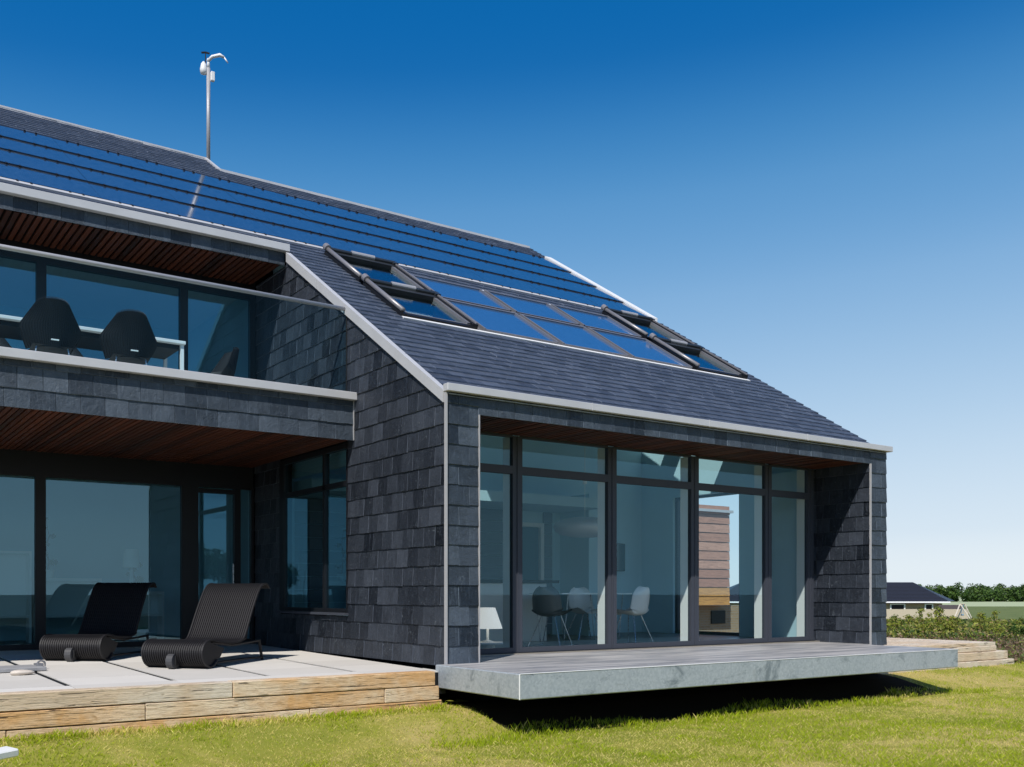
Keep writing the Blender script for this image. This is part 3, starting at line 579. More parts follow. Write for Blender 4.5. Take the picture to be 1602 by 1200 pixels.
# right hand timber steps / deck
ST = thing('timber_steps', 'stepped pale timber deck edge right of the house beside the planting', 'steps', (11.5,1,-.5))
mb = MB()
for k in range(16): y0 = -.18+k*.27; mb.bbox(8.95,13.05,y0,y0+.255,-.10,-.03,.008,random.random())
build('deck', mb, M['oak_grey'], ST)
for (x1,zt0,zb0,y0) in ((13.06,-.10,-.21,-.20),(13.42,-.215,-.385,-.24),(13.62,-.39,-.60,-.27)):
    mb = MB(); mb.bbox(8.93,x1,y0,y0+.25,zb0,zt0-.002,.012,random.random()); mb.bbox(x1-.25,x1,y0+.26,3.9,zb0,zt0-.002,.012,random.random()); build('tread', mb, M['oak_grey'], ST)
# ------------------------------------------------------------------ terrain
def gz(x, y):
    d = (x-CP.x)*FW.x+(y-CP.y)*FW.y; t_ = np.clip((d-34)/80, 0, 1); t_ = t_*t_*(3-2*t_); q_ = np.clip((-.25-y)/1.35,0,1); q_ = q_*q_*(3-2*q_); return -.50-.235*q_*np.clip((60-d)/20,0,1)-2.1*t_
xs = np.unique(np.concatenate([-np.geomspace(40,4000,26), np.linspace(-20,20,201), np.linspace(-40,-21,20), np.linspace(21,60,40), np.geomspace(60,4000,40)]))
ys = np.unique(np.concatenate([-np.geomspace(40,4000,26), np.linspace(-20,20,201), np.linspace(-40,-21,20), np.linspace(21,60,40), np.geomspace(60,4000,40)]))
XX, YY = np.meshgrid(xs, ys, indexing='ij'); ZZ = gz(XX, YY)
V = np.stack([XX, YY, ZZ], -1).reshape(-1,3); nx, ny = len(xs), len(ys); I = np.arange(nx*ny).reshape(nx,ny)
Fc = np.stack([I[:-1,:-1], I[1:,:-1], I[1:,1:], I[:-1,1:]], -1).reshape(-1,4)
def ground_mat():
    m, t, o = newmat('ground_soil_and_field'); v = coords(t); n1 = noise(t, v, .55, 6, .6, .6); n2 = noise(t, v, 9, 6, .7); n3 = noise(t, v, 60, 3, .7)
    lawn = ramp(t, n1, [(.35, (.14,.19,.012)), (.5, (.24,.26,.03)), (.62, (.46,.37,.14))]); lawn = mix(t, lawn, (.34,.28,.08), math_(t,'MULTIPLY',n2,.6))
    g = nd(t, 'ShaderNodeNewGeometry'); dp = nd(t, 'ShaderNodeVectorMath', operation='DOT_PRODUCT'); t.links.new(g.outputs[0], dp.inputs[0]); dp.inputs[1].default_value = tuple(FW)
    off = CP.dot(FW); d = math_(t, 'SUBTRACT', dp.outputs['Value'], off)
    far = ramp(t, n1, [(.35, (.07,.12,.03)), (.6, (.15,.19,.06))]); far = mix(t, far, (.2,.2,.1), math_(t,'MULTIPLY',n2,.5))
    oat = mix(t, (.36,.42,.24), (.46,.50,.32), noise(t, coords(t,(1,1,1)), .02, 4))
    far = mix(t, (.30,.20,.14), far, math_(t,'MINIMUM',math_(t,'MAXIMUM',math_(t,'MULTIPLY',math_(t,'SUBTRACT',d,34),.1),0),1))
    f1 = math_(t, 'MULTIPLY', math_(t, 'SUBTRACT', d, 21.5), .8); f1 = math_(t,'MINIMUM',math_(t,'MAXIMUM',f1,0),1)
    f2 = math_(t, 'MULTIPLY', math_(t, 'SUBTRACT', d, 290), .1); f2 = math_(t,'MINIMUM',math_(t,'MAXIMUM',f2,0),1)
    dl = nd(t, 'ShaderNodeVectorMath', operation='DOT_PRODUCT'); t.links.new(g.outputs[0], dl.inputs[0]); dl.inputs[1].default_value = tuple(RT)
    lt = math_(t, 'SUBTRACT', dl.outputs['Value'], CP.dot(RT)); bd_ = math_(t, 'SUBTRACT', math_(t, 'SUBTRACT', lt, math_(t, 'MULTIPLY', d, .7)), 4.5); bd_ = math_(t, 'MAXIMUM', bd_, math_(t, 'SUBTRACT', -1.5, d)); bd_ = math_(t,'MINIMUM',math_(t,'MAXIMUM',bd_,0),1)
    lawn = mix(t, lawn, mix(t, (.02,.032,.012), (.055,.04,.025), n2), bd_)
    c = mix(t, mix(t, lawn, far, f1), oat, f2); princ(t, o, c, .95, 0, .1, n3, .5, .02); return m
gr = rawmesh('ground', V, Fc, ground_mat()); tag(gr, kind='structure')
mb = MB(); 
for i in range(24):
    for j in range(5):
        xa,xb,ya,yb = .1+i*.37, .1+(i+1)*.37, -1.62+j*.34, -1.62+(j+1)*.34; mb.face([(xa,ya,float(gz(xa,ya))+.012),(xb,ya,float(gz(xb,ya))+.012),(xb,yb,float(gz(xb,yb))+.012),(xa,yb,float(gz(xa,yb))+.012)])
tag(build('platform_shade', mb, plain('painted_shade_black', (.014,.011,.009), .95, 0, .1)), kind='structure')  # near-black sheet paints the shade under the platform onto the ground
# grass blades ---------------------------------------------------------------
def vnoise(x, y, s, seed):      # cheap smooth value noise
    r = np.random.default_rng(seed).random((256,256)); x = x/s+57.3; y = y/s+31.9; xi = np.floor(x).astype(int); yi = np.floor(y).astype(int); fx = x-xi; fy = y-yi; fx = fx*fx*(3-2*fx); fy = fy*fy*(3-2*fy)
    g_ = lambda a,b: r[a % 256, b % 256]
    return (g_(xi,yi)*(1-fx)+g_(xi+1,yi)*fx)*(1-fy)+(g_(xi,yi+1)*(1-fx)+g_(xi+1,yi+1)*fx)*fy
def fbm(x, y, s, seed): return (vnoise(x,y,s,seed)+.5*vnoise(x,y,s/2,seed+1)+.25*vnoise(x,y,s/4,seed+2)+.25*vnoise(x,y,s/9,seed+3))/2.0
def blades(n, X, Y, hgt, wid, cols, seed, lean=.5):
    r = np.random.default_rng(seed); a = r.random(n)*2*np.pi; b = r.random(n)*2*np.pi; Z = gz(X,Y)-.01
    dx, dy = np.cos(a)*wid/2, np.sin(a)*wid/2; l = hgt*lean*r.random(n); lx, ly = np.cos(b)*l, np.sin(b)*l
    V = np.empty((n,4,3)); V[:,0] = np.stack([X-dx,Y-dy,Z],-1); V[:,1] = np.stack([X+dx,Y+dy,Z],-1)
    V[:,2] = np.stack([X+dx*.5+lx*.5,Y+dy*.5+ly*.5,Z+hgt*.6],-1); V[:,3] = np.stack([X+lx*1.3,Y+ly*1.3,Z+hgt],-1)
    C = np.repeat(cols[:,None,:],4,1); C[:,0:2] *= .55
    i = np.arange(n)*4; F = np.concatenate([np.stack([i,i+1,i+2],-1), np.stack([i,i+2,i+3],-1)])
    return V.reshape(-1,3), F, C.reshape(-1,3)
def lawn_cols(X, Y, r, bias=0):
    p = fbm(X, Y, 1.5, 3)*.62+fbm(X,Y,.35,9)*.38+bias; dry = np.clip((p-.46)/.07,0,1)*.85; k = r.random(len(X))
    green = np.stack([.30+.28*k,.42+.24*k,.012+.014*k],-1); straw = np.stack([.80+.18*k,.66+.2*k,.22+.08*k],-1)
    is_dry = (r.random(len(X)) < np.clip(dry*.72+.14,0,1))[:,None]; return np.where(is_dry, straw, green), dry
n = 640000; r = np.random.default_rng(5); D = 7.0+ (r.random(n)**1.25)*25; lat = (r.random(n)*2-1)*(D*.62+1.2)
X = CP.x+FW.x*D+RT.x*lat; Y = CP.y+FW.y*D+RT.y*lat
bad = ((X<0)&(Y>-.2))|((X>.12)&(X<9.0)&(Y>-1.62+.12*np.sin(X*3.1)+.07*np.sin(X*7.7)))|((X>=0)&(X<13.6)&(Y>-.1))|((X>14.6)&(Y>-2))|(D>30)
X, Y, D = X[~bad], Y[~bad], D[~bad]; n = len(X); cl, dry = lawn_cols(X,Y,r)
under = (X>-.3)&(X<9)&(Y>-1.5)
hgt = (.024+.026*r.random(n))*(1.1-.35*dry); wid = .0026+.0004*D*r.random(n); edge = np.exp(-np.abs(Y+.28)/.12)*(X<-.15)*.05*r.random(n); hgt = hgt+edge
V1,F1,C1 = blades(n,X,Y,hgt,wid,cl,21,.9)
# longer tufts along the timber and the platform's shaded edge
n2 = 26000; t_ = r.random(n2); X2 = np.where(t_<.4, XL+(-.2-XL)*r.random(n2), -1.2+11.2*r.random(n2)); cl2 = fbm(X2,X2*0,.5,40)
Y2 = np.where(t_<.4, -.25-.25*r.random(n2)**2, -1.55-.5*(r.random(n2)-.4)+.22*np.sin(X2*1.7)); h2 = (.03+.10*r.random(n2)**2.5)*(.4+.9*cl2)
c2, _ = lawn_cols(X2,Y2,r,-.12); V2,F2,C2 = blades(n2,X2,Y2,h2,.0035+.003*r.random(n2),c2,22,.5)
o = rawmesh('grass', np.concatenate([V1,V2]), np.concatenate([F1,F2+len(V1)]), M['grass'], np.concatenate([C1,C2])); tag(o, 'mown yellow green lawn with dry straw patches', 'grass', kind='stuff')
# ------------------------------------------------------------------ foliage helpers
def leaf_cloud(centres, radii, n, size, cols, seed, flat=.8, up=.3):
    r = np.random.default_rng(seed); centres = np.array(centres); radii = np.array(radii); pr = radii**2; k = r.choice(len(centres), n, p=pr/pr.sum())
    d = r.normal(size=(n,3)); d /= np.linalg.norm(d,axis=1)[:,None]; rad = radii[k]*(r.random(n)**.45); P = centres[k]+d*rad[:,None]*np.array([1,1,flat])
    nn = d+r.normal(size=(n,3))*.6; nn[:,2] += up; nn /= np.linalg.norm(nn,axis=1)[:,None]; a = np.cross(nn, r.normal(size=(n,3))); a /= np.linalg.norm(a,axis=1)[:,None]; b = np.cross(nn,a)
    s = size*(.6+.8*r.random(n))[:,None]; V = np.stack([P-a*s*.5, P+b*s*.28, P+a*s*.55, P-b*s*.28],1)
    cols = np.array(cols); cc = cols[r.integers(0,len(cols),n)]*(.75+.5*r.random(n))[:,None]; i = np.arange(n)*4
    return V.reshape(-1,3), np.stack([i,i+1,i+2,i+3],-1), np.repeat(cc,4,0)
def shrub_proto(seed, h, w_, nl, size, cols, name='shrub'):
    r = random.Random(seed); root = thing(name, 'x', 'shrub'); cs_ = []; rs = []; st = MB()
    for i in range(9):
        a = r.uniform(0,6.28); q = r.uniform(0,w_*.5); zz = r.uniform(.25,1)*h*(1-.35*q/(w_*.5)); p = (q*math.cos(a), q*math.sin(a), zz); cs_.append(p); rs.append(h*r.uniform(.10,.22)); st.tube([(p[0]*.1,p[1]*.1,0),(p[0]*.6,p[1]*.6,zz*.55),p],[.012,.008,.004],5)
        for k in range(3): cs_.append((p[0]*(.3+.25*k), p[1]*(.3+.25*k), zz*(.3+.22*k))); rs.append(h*.10)
    V,F,C = leaf_cloud(cs_, rs, nl, size, cols, seed); f = rawmesh('foliage', V, F, M['leaf'], C, root); build('stem', st, M['bark'], root, local=True); return root
YG = [(.28,.34,.04),(.36,.38,.06),(.20,.27,.04),(.40,.39,.10),(.34,.25,.10)]
DG = [(.05,.11,.02),(.08,.15,.03),(.12,.18,.04)]
BR = [(.17,.09,.06),(.24,.15,.10),(.12,.10,.05),(.10,.13,.04)]
protos = [shrub_proto(1,.85,1.0,900,.075,YG), shrub_proto(2,.7,1.1,900,.07,YG+DG), shrub_proto(3,1.0,.9,900,.08,YG+DG[:1]), shrub_proto(4,.6,1.2,800,.075,DG)]
sk_ = ['yellow green leafy shrub','mixed green bushy shrub','tall loose yellowish shrub','dark green low shrub']
pos = []
rr = random.Random(4)
fixed = [(1397,24.5,0,.95),(1422,25,2,.85),(1446,24.2,0,1.0),(1470,25.2,2,1.15),(1488,23.6,0,1.0),(1510,26.5,1,.9),(1536,24.8,2,.95),(1560,24.0,0,.75),(1580,26,1,.9),(1598,22.8,3,1.1),(1408,31,1,1.2),(1440,33,2,1.1),(1466,30,0,1.1),(1498,32,1,1.0),(1530,34,0,1.0),(1556,31,2,.9),(1590,33,1,1.1),(1612,28,3,1.2)]
px_words = ['beside the grey pier at the end of the house','second to the right of the grey pier','third to the right of the grey pier','below the right window of the brick bungalow','in front of the dark playhouse roof','right of the swing frame','behind the top tread of the steps','behind the end of the timber steps','right of the timber steps','at the right edge of the photo']
cnt = {}
G_SH = 'shrubs in the planting bed beyond the terrace'
for i, (u, D_, k, s) in enumerate(fixed):
    D_ = D_+8.5; s = s*.92; la = (u-801)/1558*D_; p = at(la, D_, 0); p.z = float(gz(p.x,p.y))-.02
    lab = sk_[k]+' '+(px_words[i] if i < 10 else 'in the back row of the bed, number %s'%'x')
    if i >= 10: lab = sk_[k]+' in the rear row '+['just clear of the grey pier','below the left window of the bungalow','below the hip of the bungalow roof','below the swing frame','between swing frame and steps end','over the far end of the steps','near the right edge of the photo','outermost at the right edge'][i-10]
    if k not in cnt: o = protos[k]; cnt[k] = 1; o.location = p; o.rotation_euler = (0,0,rr.uniform(0,6)); o.scale = (s,s,s); o['label'] = lab
    else: o = dup(protos[k], p, rr.uniform(0,6), lab, (s,s,s*rr.uniform(.9,1.1)))
    o['group'] = G_SH
# weeds and leaf litter as ground cover
def cover(seed, n, d0, d1, u0, u1, size, cols, h, power=1.5):
    r = np.random.default_rng(seed); D = d0+(d1-d0)*r.random(n)**power; u = u0+(u1-u0)*r.random(n); la = (u-801)/1558*D; X = CP.x+FW.x*D+RT.x*la; Y = CP.y+FW.y*D+RT.y*la
    P = np.stack([X,Y,gz(X,Y)+h*r.random(n)**1.6*(.4+1.2*vnoise(X,Y,1.6,seed+5))],-1); nn = r.normal(size=(n,3)); nn[:,2] += .8; nn /= np.linalg.norm(nn,axis=1)[:,None]; a = np.cross(nn,r.normal(size=(n,3))); a /= np.linalg.norm(a,axis=1)[:,None]; b = np.cross(nn,a)
    s = (size*(.6+.8*r.random(n))*(1+np.maximum(0,D-30)/22))[:,None]; V = np.stack([P-a*s*.5,P+b*s*.3,P+a*s*.5,P-b*s*.3],1); c = np.array(cols)[r.integers(0,len(cols),n)]*(.7+.6*r.random(n))[:,None]; i = np.arange(n)*4
    return V.reshape(-1,3), np.stack([i,i+1,i+2,i+3],-1), np.repeat(c,4,0), P
keep = lambda V,F,C,P: ((lambda m: (V.reshape(-1,4,3)[m].reshape(-1,3), (np.arange(m.sum()*4).reshape(-1,4)), C.reshape(-1,4,3)[m].reshape(-1,3)))(~((P[:,0]<13.7)&(P[:,1]>-.5)) & ~((P[:,0]<14.6)&(P[:,1]<-.4))))
V,F,C,P = cover(31, 90000, 31, 130, 1330, 1800, .10, YG+DG+[(.34,.27,.16),(.38,.40,.13)], .26); V,F,C = keep(V,F,C,P)
tag(rawmesh('weeds', V,F,M['leaf'],C), 'rough weeds and low plants spreading behind the terrace', 'weeds', kind='stuff')
V,F,C,P = cover(33, 34000, 20.5, 36, 1330, 1800, .07, BR+[(.34,.26,.18),(.16,.22,.05),(.24,.26,.06)], .16, 1.0); V,F,C = keep(V,F,C,P)
tag(rawmesh('leaf_litter', V,F,M['leaf'],C), 'reddish brown leaf litter at the foot of the planting bed', 'leaf litter', kind='stuff')
mk = 26000; rq = np.random.default_rng(61); dq = 1.5-11*rq.random(mk); lq = np.where(rq.random(mk)<.5, 5.2+.7*np.maximum(dq,0)+rq.random(mk)*22, -25+50*rq.random(mk)); dq = np.where(lq<6, np.minimum(dq,-1.6), dq+np.where(lq>8,(lq-6)*.55,0))
Xq = CP.x+FW.x*dq+RT.x*lq; Yq = CP.y+FW.y*dq+RT.y*lq; Pq = np.stack([Xq,Yq,gz(Xq,Yq)+.28*rq.random(mk)**1.5],-1); nq = rq.normal(size=(mk,3)); nq[:,2] += .6; nq /= np.linalg.norm(nq,axis=1)[:,None]; aq = np.cross(nq,rq.normal(size=(mk,3))); aq /= np.linalg.norm(aq,axis=1)[:,None]; bq = np.cross(nq,aq); sq = (.16*(.5+rq.random(mk)))[:,None]
Vq = np.stack([Pq-aq*sq*.5,Pq+bq*sq*.35,Pq+aq*sq*.5,Pq-bq*sq*.35],1).reshape(-1,3); Cq = np.repeat(np.array(DG+BR)[rq.integers(0,len(DG+BR),mk)]*(.5+.6*rq.random(mk))[:,None],4,0)
tag(rawmesh('ground_cover', Vq, np.arange(mk*4).reshape(-1,4), M['leaf'], Cq), 'dark planting bed across the lawn seen only in the window reflections', 'ground cover', kind='stuff')
# distant woodland
cs_=[]; rs=[]; r0 = random.Random(9)
for i in range(150):
    la = 185+i*2.3+r0.uniform(-1.5,1.5); D_ = 490+r0.uniform(-8,14); p = at(la,D_); hh = r0.uniform(6.3,8.6)+(1.4 if r0.random()<.15 else 0)
    for k in range(7): cs_.append((p.x+r0.uniform(-3,3), p.y+r0.uniform(-3,3), -2.6+hh*r0.uniform(.05,.82))); rs.append(r0.uniform(1.7,2.9))
V,F,C = leaf_cloud(cs_, rs, 130000, 1.1, [(.06,.12,.03),(.09,.17,.035),(.14,.23,.05),(.05,.09,.03)], 77, 1, .5)
tag(rawmesh('woodland', V,F,M['leaf'],C), 'dark green woodland edge along the horizon beyond the field', 'woodland', kind='stuff')
# trees and bushes facing the house, seen in its window reflections
def tree(x, y, h, seed, label):
    r1 = random.Random(seed); z0 = float(gz(x,y)); root = thing('broadleaf_tree', label, 'tree', (x,y,z0), 0, 'trees across the garden reflected in the windows'); tr = MB(); tr.tube([(0,0,0),(.1,.05,h*.35),(.05,.1,h*.7)],[.22,.16,.07],8)
    c_=[]; q_=[]
    for i in range(16):
        a = r1.uniform(0,6.28); q = r1.uniform(0,h*.32); z = h*r1.uniform(.38,.92); c_.append((q*math.cos(a),q*math.sin(a),z)); q_.append(h*r1.uniform(.10,.17)); tr.tube([(0,0,h*.35),(c_[-1][0]*.6,c_[-1][1]*.6,z*.9),c_[-1]],[.07,.04,.015],5)
    V,F,C = leaf_cloud(c_, q_, 3200, .42, DG, seed, 1, .3); rawmesh('crown', V,F,M['leaf'],C, root); build('trunk', tr, M['bark'], root, local=True, smooth=True)
for i, (x,y,h,lb) in enumerate([(-33,87,6.8,'round tree leftmost in the reflection of the side window'),(-35,81,6.0,'tall tree reflected in the middle of the side window'),(-38,92,7.5,'large tree reflected behind the round tree'),(-33,75,6.2,'smaller tree reflected at the right of the side window'),(-21,-52,6.5,'lone tree reflected low in the narrow window pane'),(-16,-47,5.5,'second tree reflected in the narrow window pane'),(-25,-56,7,'tallest tree reflected in the narrow window pane'),(-36,70,6.5,'tree reflected at the right edge of the side window')]): tree(x,y,h,50+i,lb)
bush = shrub_proto(8,1.3,1.8,1100,.14,DG+YG[:1],'bush')
for i, (x,y) in enumerate([(1.0,-14.2),(3.2,-13.4),(5.6,-14.4),(8.6,-13.6),(11.2,-14.6),(14.5,-13.8),(-.8,-15.6),(-9.5,-15.5),(17.5,-15),(21,-14)]):
    lb = 'green bush across the lawn reflected in the %s'%['second window bay','second window bay beside the chair legs','third window bay','fourth window bay','fourth window bay by its right post','fifth window bay','first window bay','large left terrace window','fifth window bay low down','fifth window bay by the grey pier'][i]
    o = bush if i == 0 else dup(bush, (x,y,-.72), i*1.3, lb); o.location = (x,y,-.72); o['label'] = lb; o['group'] = 'bushes across the lawn reflected in the windows'; s = .7+.4*((i*37)%10)/10; o.scale = (s*1.1,s*1.1,s*.55)
# ------------------------------------------------------------------ neighbours
NB = thing('brick_bungalow', 'pale brick bungalow with black hipped roof beyond the field', 'house', tuple(at(58,152,-2.6)))
def nbp(la, D_, z): p = at(la,D_,z); return (p.x,p.y,p.z)
e_z, r_z = -.12, 2.85
FL,FRr,BL,BRr = nbp(30,149.3,e_z),nbp(65.6,149.3,e_z),nbp(30,163,e_z),nbp(72.5,163,e_z); R1,R2 = nbp(36,156,r_z),nbp(62.8,156,r_z)
mb = MB(); mb.face([FL,FRr,R2,R1]); mb.face([FRr,BRr,R2]); mb.face([BRr,BL,R1,R2]); mb.face([BL,FL,R1]); mb.face([FL,BL,BRr,FRr])
for k in range(1,14):
    f_ = k/14; a = Vector(FL).lerp(Vector(R1),f_); b = Vector(FRr).lerp(Vector(R2),f_); mb.prism([[a,b,b+Vector((0,0,.05)),a+Vector((0,0,.05))],[a-FW*.06,b-FW*.06,b-FW*.06+Vector((0,0,.05)),a-FW*.06+Vector((0,0,.05))]],0,0)
build('roof', mb, M['rooftile'], NB)
mb = MB(); mb.prism([[nbp(30,149.2,e_z-.2),nbp(65.7,149.2,e_z-.2),nbp(65.7,149.25,e_z),nbp(30,149.25,e_z)],[nbp(30,149.8,e_z-.2),nbp(65.7,149.8,e_z-.2),nbp(65.7,149.8,e_z-.01),nbp(30,149.8,e_z-.01)]],0,0); build('eaves_board', mb, M['white_metal'], NB)
mb = MB(); P=[nbp(31,150,-2.8),nbp(64.8,150,-2.8),nbp(67.4,162,-2.8),nbp(31,162,-2.8)]; mb.prism([P,[(p[0],p[1],e_z-.3) for p in P]],0,0); build('wall', mb, M['brick'], NB)
mb = MB(); P=[nbp(48,141,-2.75),nbp(64.6,141,-2.75),nbp(64.6,141.2,-2.75),nbp(48,141.2,-2.75)]; mb.prism([P,[(p[0],p[1],-1.15) for p in P]],0,0)
tag(build('garden_wall', mb, plain('pale_render',(.52,.45,.34),.9)), 'low pale garden wall in front of the bungalow', 'wall')
for (l0,l1,z0,z1) in ((57.1,59.0,-1.55,-.6),(62.3,63.2,-1.4,-.6)):
    mb = MB()
    for (a,b,c,d) in ((l0-.2,l0,z0-.15,z1+.15),(l1,l1+.2,z0-.15,z1+.15),(l0,l1,z1,z1+.15),(l0,l1,z0-.15,z0)): P=[nbp(a,149.85,c),nbp(b,149.85,c),nbp(b,149.99,c),nbp(a,149.99,c)]; mb.prism([P,[(p[0],p[1],d) for p in P]],0,0)
    f = build('window', mb, M['white_metal'], NB); mb = MB(); P=[nbp(l0,149.93,z0),nbp(l1,149.93,z0),nbp(l1,149.98,z0),nbp(l0,149.98,z0)]; mb.prism([P,[(p[0],p[1],z1) for p in P]],0,0); build('pane', mb, M['frame'], f)
mb = MB(); P=[nbp(-8,0,0)]
# playhouse and swing frame
PH = thing('playhouse', 'small dark roofed playhouse behind the swing frame', 'playhouse', tuple(at(62,140,-2.6))); mb = MB()
a0,a1,b0,b1 = nbp(60.6,141,-1.75),nbp(64.6,141,-1.75),nbp(60.9,142.2,-.55),nbp(63.9,142.2,-.55); c0,c1 = nbp(60.6,143.4,-1.75),nbp(64.6,143.4,-1.75)
mb.face([a0,a1,b1,b0]); mb.face([c1,c0,b0,b1]); mb.face([a1,c1,b1]); mb.face([c0,a0,b0]); build('roof', mb, plain('dark_felt',(.06,.05,.05),.9), PH)
mb = MB(); P=[nbp(61,141.3,-2.6),nbp(64.2,141.3,-2.6),nbp(64.2,143.2,-2.6),nbp(61,143.2,-2.6)]; mb.prism([P,[(p[0],p[1],-1.7) for p in P]],0,0); build('wall', mb, plain('red_boards',(.35,.08,.05),.8), PH)
SW = thing('swing_frame', 'pale timber A frame swing beside the bungalow', 'swing', tuple(at(62.5,137,-2.6))); mb = MB()
for (la0,la1) in ((60.4,62.2),(62.2,63.6)):
    pass
for (f0,f1) in (((60.3,136,-2.6),(61.6,137,-.45)),((62.7,136,-2.6),(61.7,137,-.45)),((61.9,138.6,-2.6),(62.9,138.6,-.45)),((64.1,138.6,-2.6),(63.0,138.6,-.45))):
    mb = MB(); mb.tube([nbp(*f0),nbp(*f1)],.085,6); build('leg', mb, plain('pale_pole',(.62,.56,.48),.8), SW)
mb = MB(); mb.tube([nbp(61.65,137,-.42),nbp(62.95,138.6,-.42)],.09,6); build('crossbar', mb, M['oak_grey'], SW)
mb = MB(); mb.tube([nbp(62.2,137.7,-.45),nbp(62.15,137.7,-1.9)],.03,5); mb.tube([nbp(62.5,137.9,-.45),nbp(62.45,137.9,-1.9)],.03,5); mb.tube([nbp(62.1,137.8,-1.9),nbp(62.5,137.8,-1.9)],.09,6); build('swing_seat', mb, plain('blue_plastic',(.1,.25,.4),.5), SW)
# larch clad house and gabled house seen through the kitchen
TC = thing('larch_clad_house', 'timber clad upper storey on a pale brick base seen through the window', 'house', (14.5,10,-.5)); mb = MB()
z = .62; k = 0
while z < 3.35:
    c = 1.0 if k < 2 else random.uniform(0,.8); P=[(12.0,9.6,z),(15.87,9.6,z),(15.87,9.6,z+.262),(12.0,9.6,z+.262)]; mb.prism([[ (p[0],9.66,p[2]) for p in P],[(p[0],9.575+(.02 if p[2]>z+.1 else 0),p[2]) for p in P]],0,0,c); z += .27; k += 1
mb.box(12.0,15.85,9.67,13,.62,3.38,.4); build('cladding', mb, M['clad'], TC)
mb = MB(); mb.box(11.95,15.95,9.5,13.1,3.385,3.46); build('roof', mb, M['zinc'], TC)
mb = MB(); mb.box(12.0,17.3,10.0,13,-.7,.6); build('brick_base', mb, M['brick'], TC)
mb = MB(); mb.box(15.5,16.1,9.96,10.02,.05,.45); build('window', mb, M['frame'], TC)
GH = thing('gabled_brick_house', 'pale gabled brick house behind the timber clad storey', 'house', (20,17,-.5)); mb = MB()
P=[(19.2,17,-.7),(23.5,17,-.7),(23.5,17,1.6),(21.35,17,3.4),(19.2,17,1.6)]; mb.prism([P,[(p[0],22,p[2]) for p in P]],0,0); build('wall', mb, M['brick'], GH)
mb = MB()
for (a,b) in (((19.0,1.45),(21.35,3.48)),((23.7,1.45),(21.35,3.48))): mb.prism([[(a[0],16.8,a[1]),(b[0],16.8,b[1]),(b[0],16.8,b[1]+.12),(a[0],16.8,a[1]+.12)],[(a[0],22.2,a[1]),(b[0],22.2,b[1]),(b[0],22.2,b[1]+.12),(a[0],22.2,a[1]+.12)]],0,0)
build('roof', mb, M['rooftile'], GH)
# ------------------------------------------------------------------ weather mast
WM = thing('weather_mast', 'slim steel mast with pale weather instruments on the roof ridge', 'weather mast', (.90,12.12,11.0)); mb = MB()
mb.tube([(.90,12.12,10.95),(.90,12.12,13.3)],.045,10); build('pole', mb, M['housing'], WM, smooth=True)
mb = MB(); mb.tube([(.90,12.12,13.3),(.90,12.12,13.52)],[.04,.03],8); mb.tube([(.88,12.12,13.45),(.97,12.05,13.56),(1.12,11.95,13.60),(1.20,11.9,13.55)],[.035,.038,.042,.03],8); mb.tube([(1.20,11.9,13.55),(1.27,11.85,13.42)],[.02,.015],6); build('camera_head', mb, M['white_metal'], WM, smooth=True)
mb = MB(); mb.lathe([(.001,13.12),(.075,13.16),(.085,13.25),(.06,13.38),(.02,13.44),(.001,13.44)], .80,12.16,12); build('rain_gauge', mb, M['white_metal'], WM, smooth=True)
mb = MB(); mb.bbox(.93,1.02,12.0,12.09,12.98,13.2,.012); build('sensor_box', mb, M['white_metal'], WM)
mb = MB(); mb.tube([(.84,12.14,13.4),(.84,12.14,13.66)],.012,6); mb.tube([(.75,12.17,13.64),(.84,12.14,13.66),(.92,12.1,13.64)],.022,6); build('anemometer', mb, M['black'], WM)
mb = MB(); mb.bbox(.83,.97,12.05,12.19,10.93,11.02,.01); build('base_bracket', mb, M['steel'], WM)
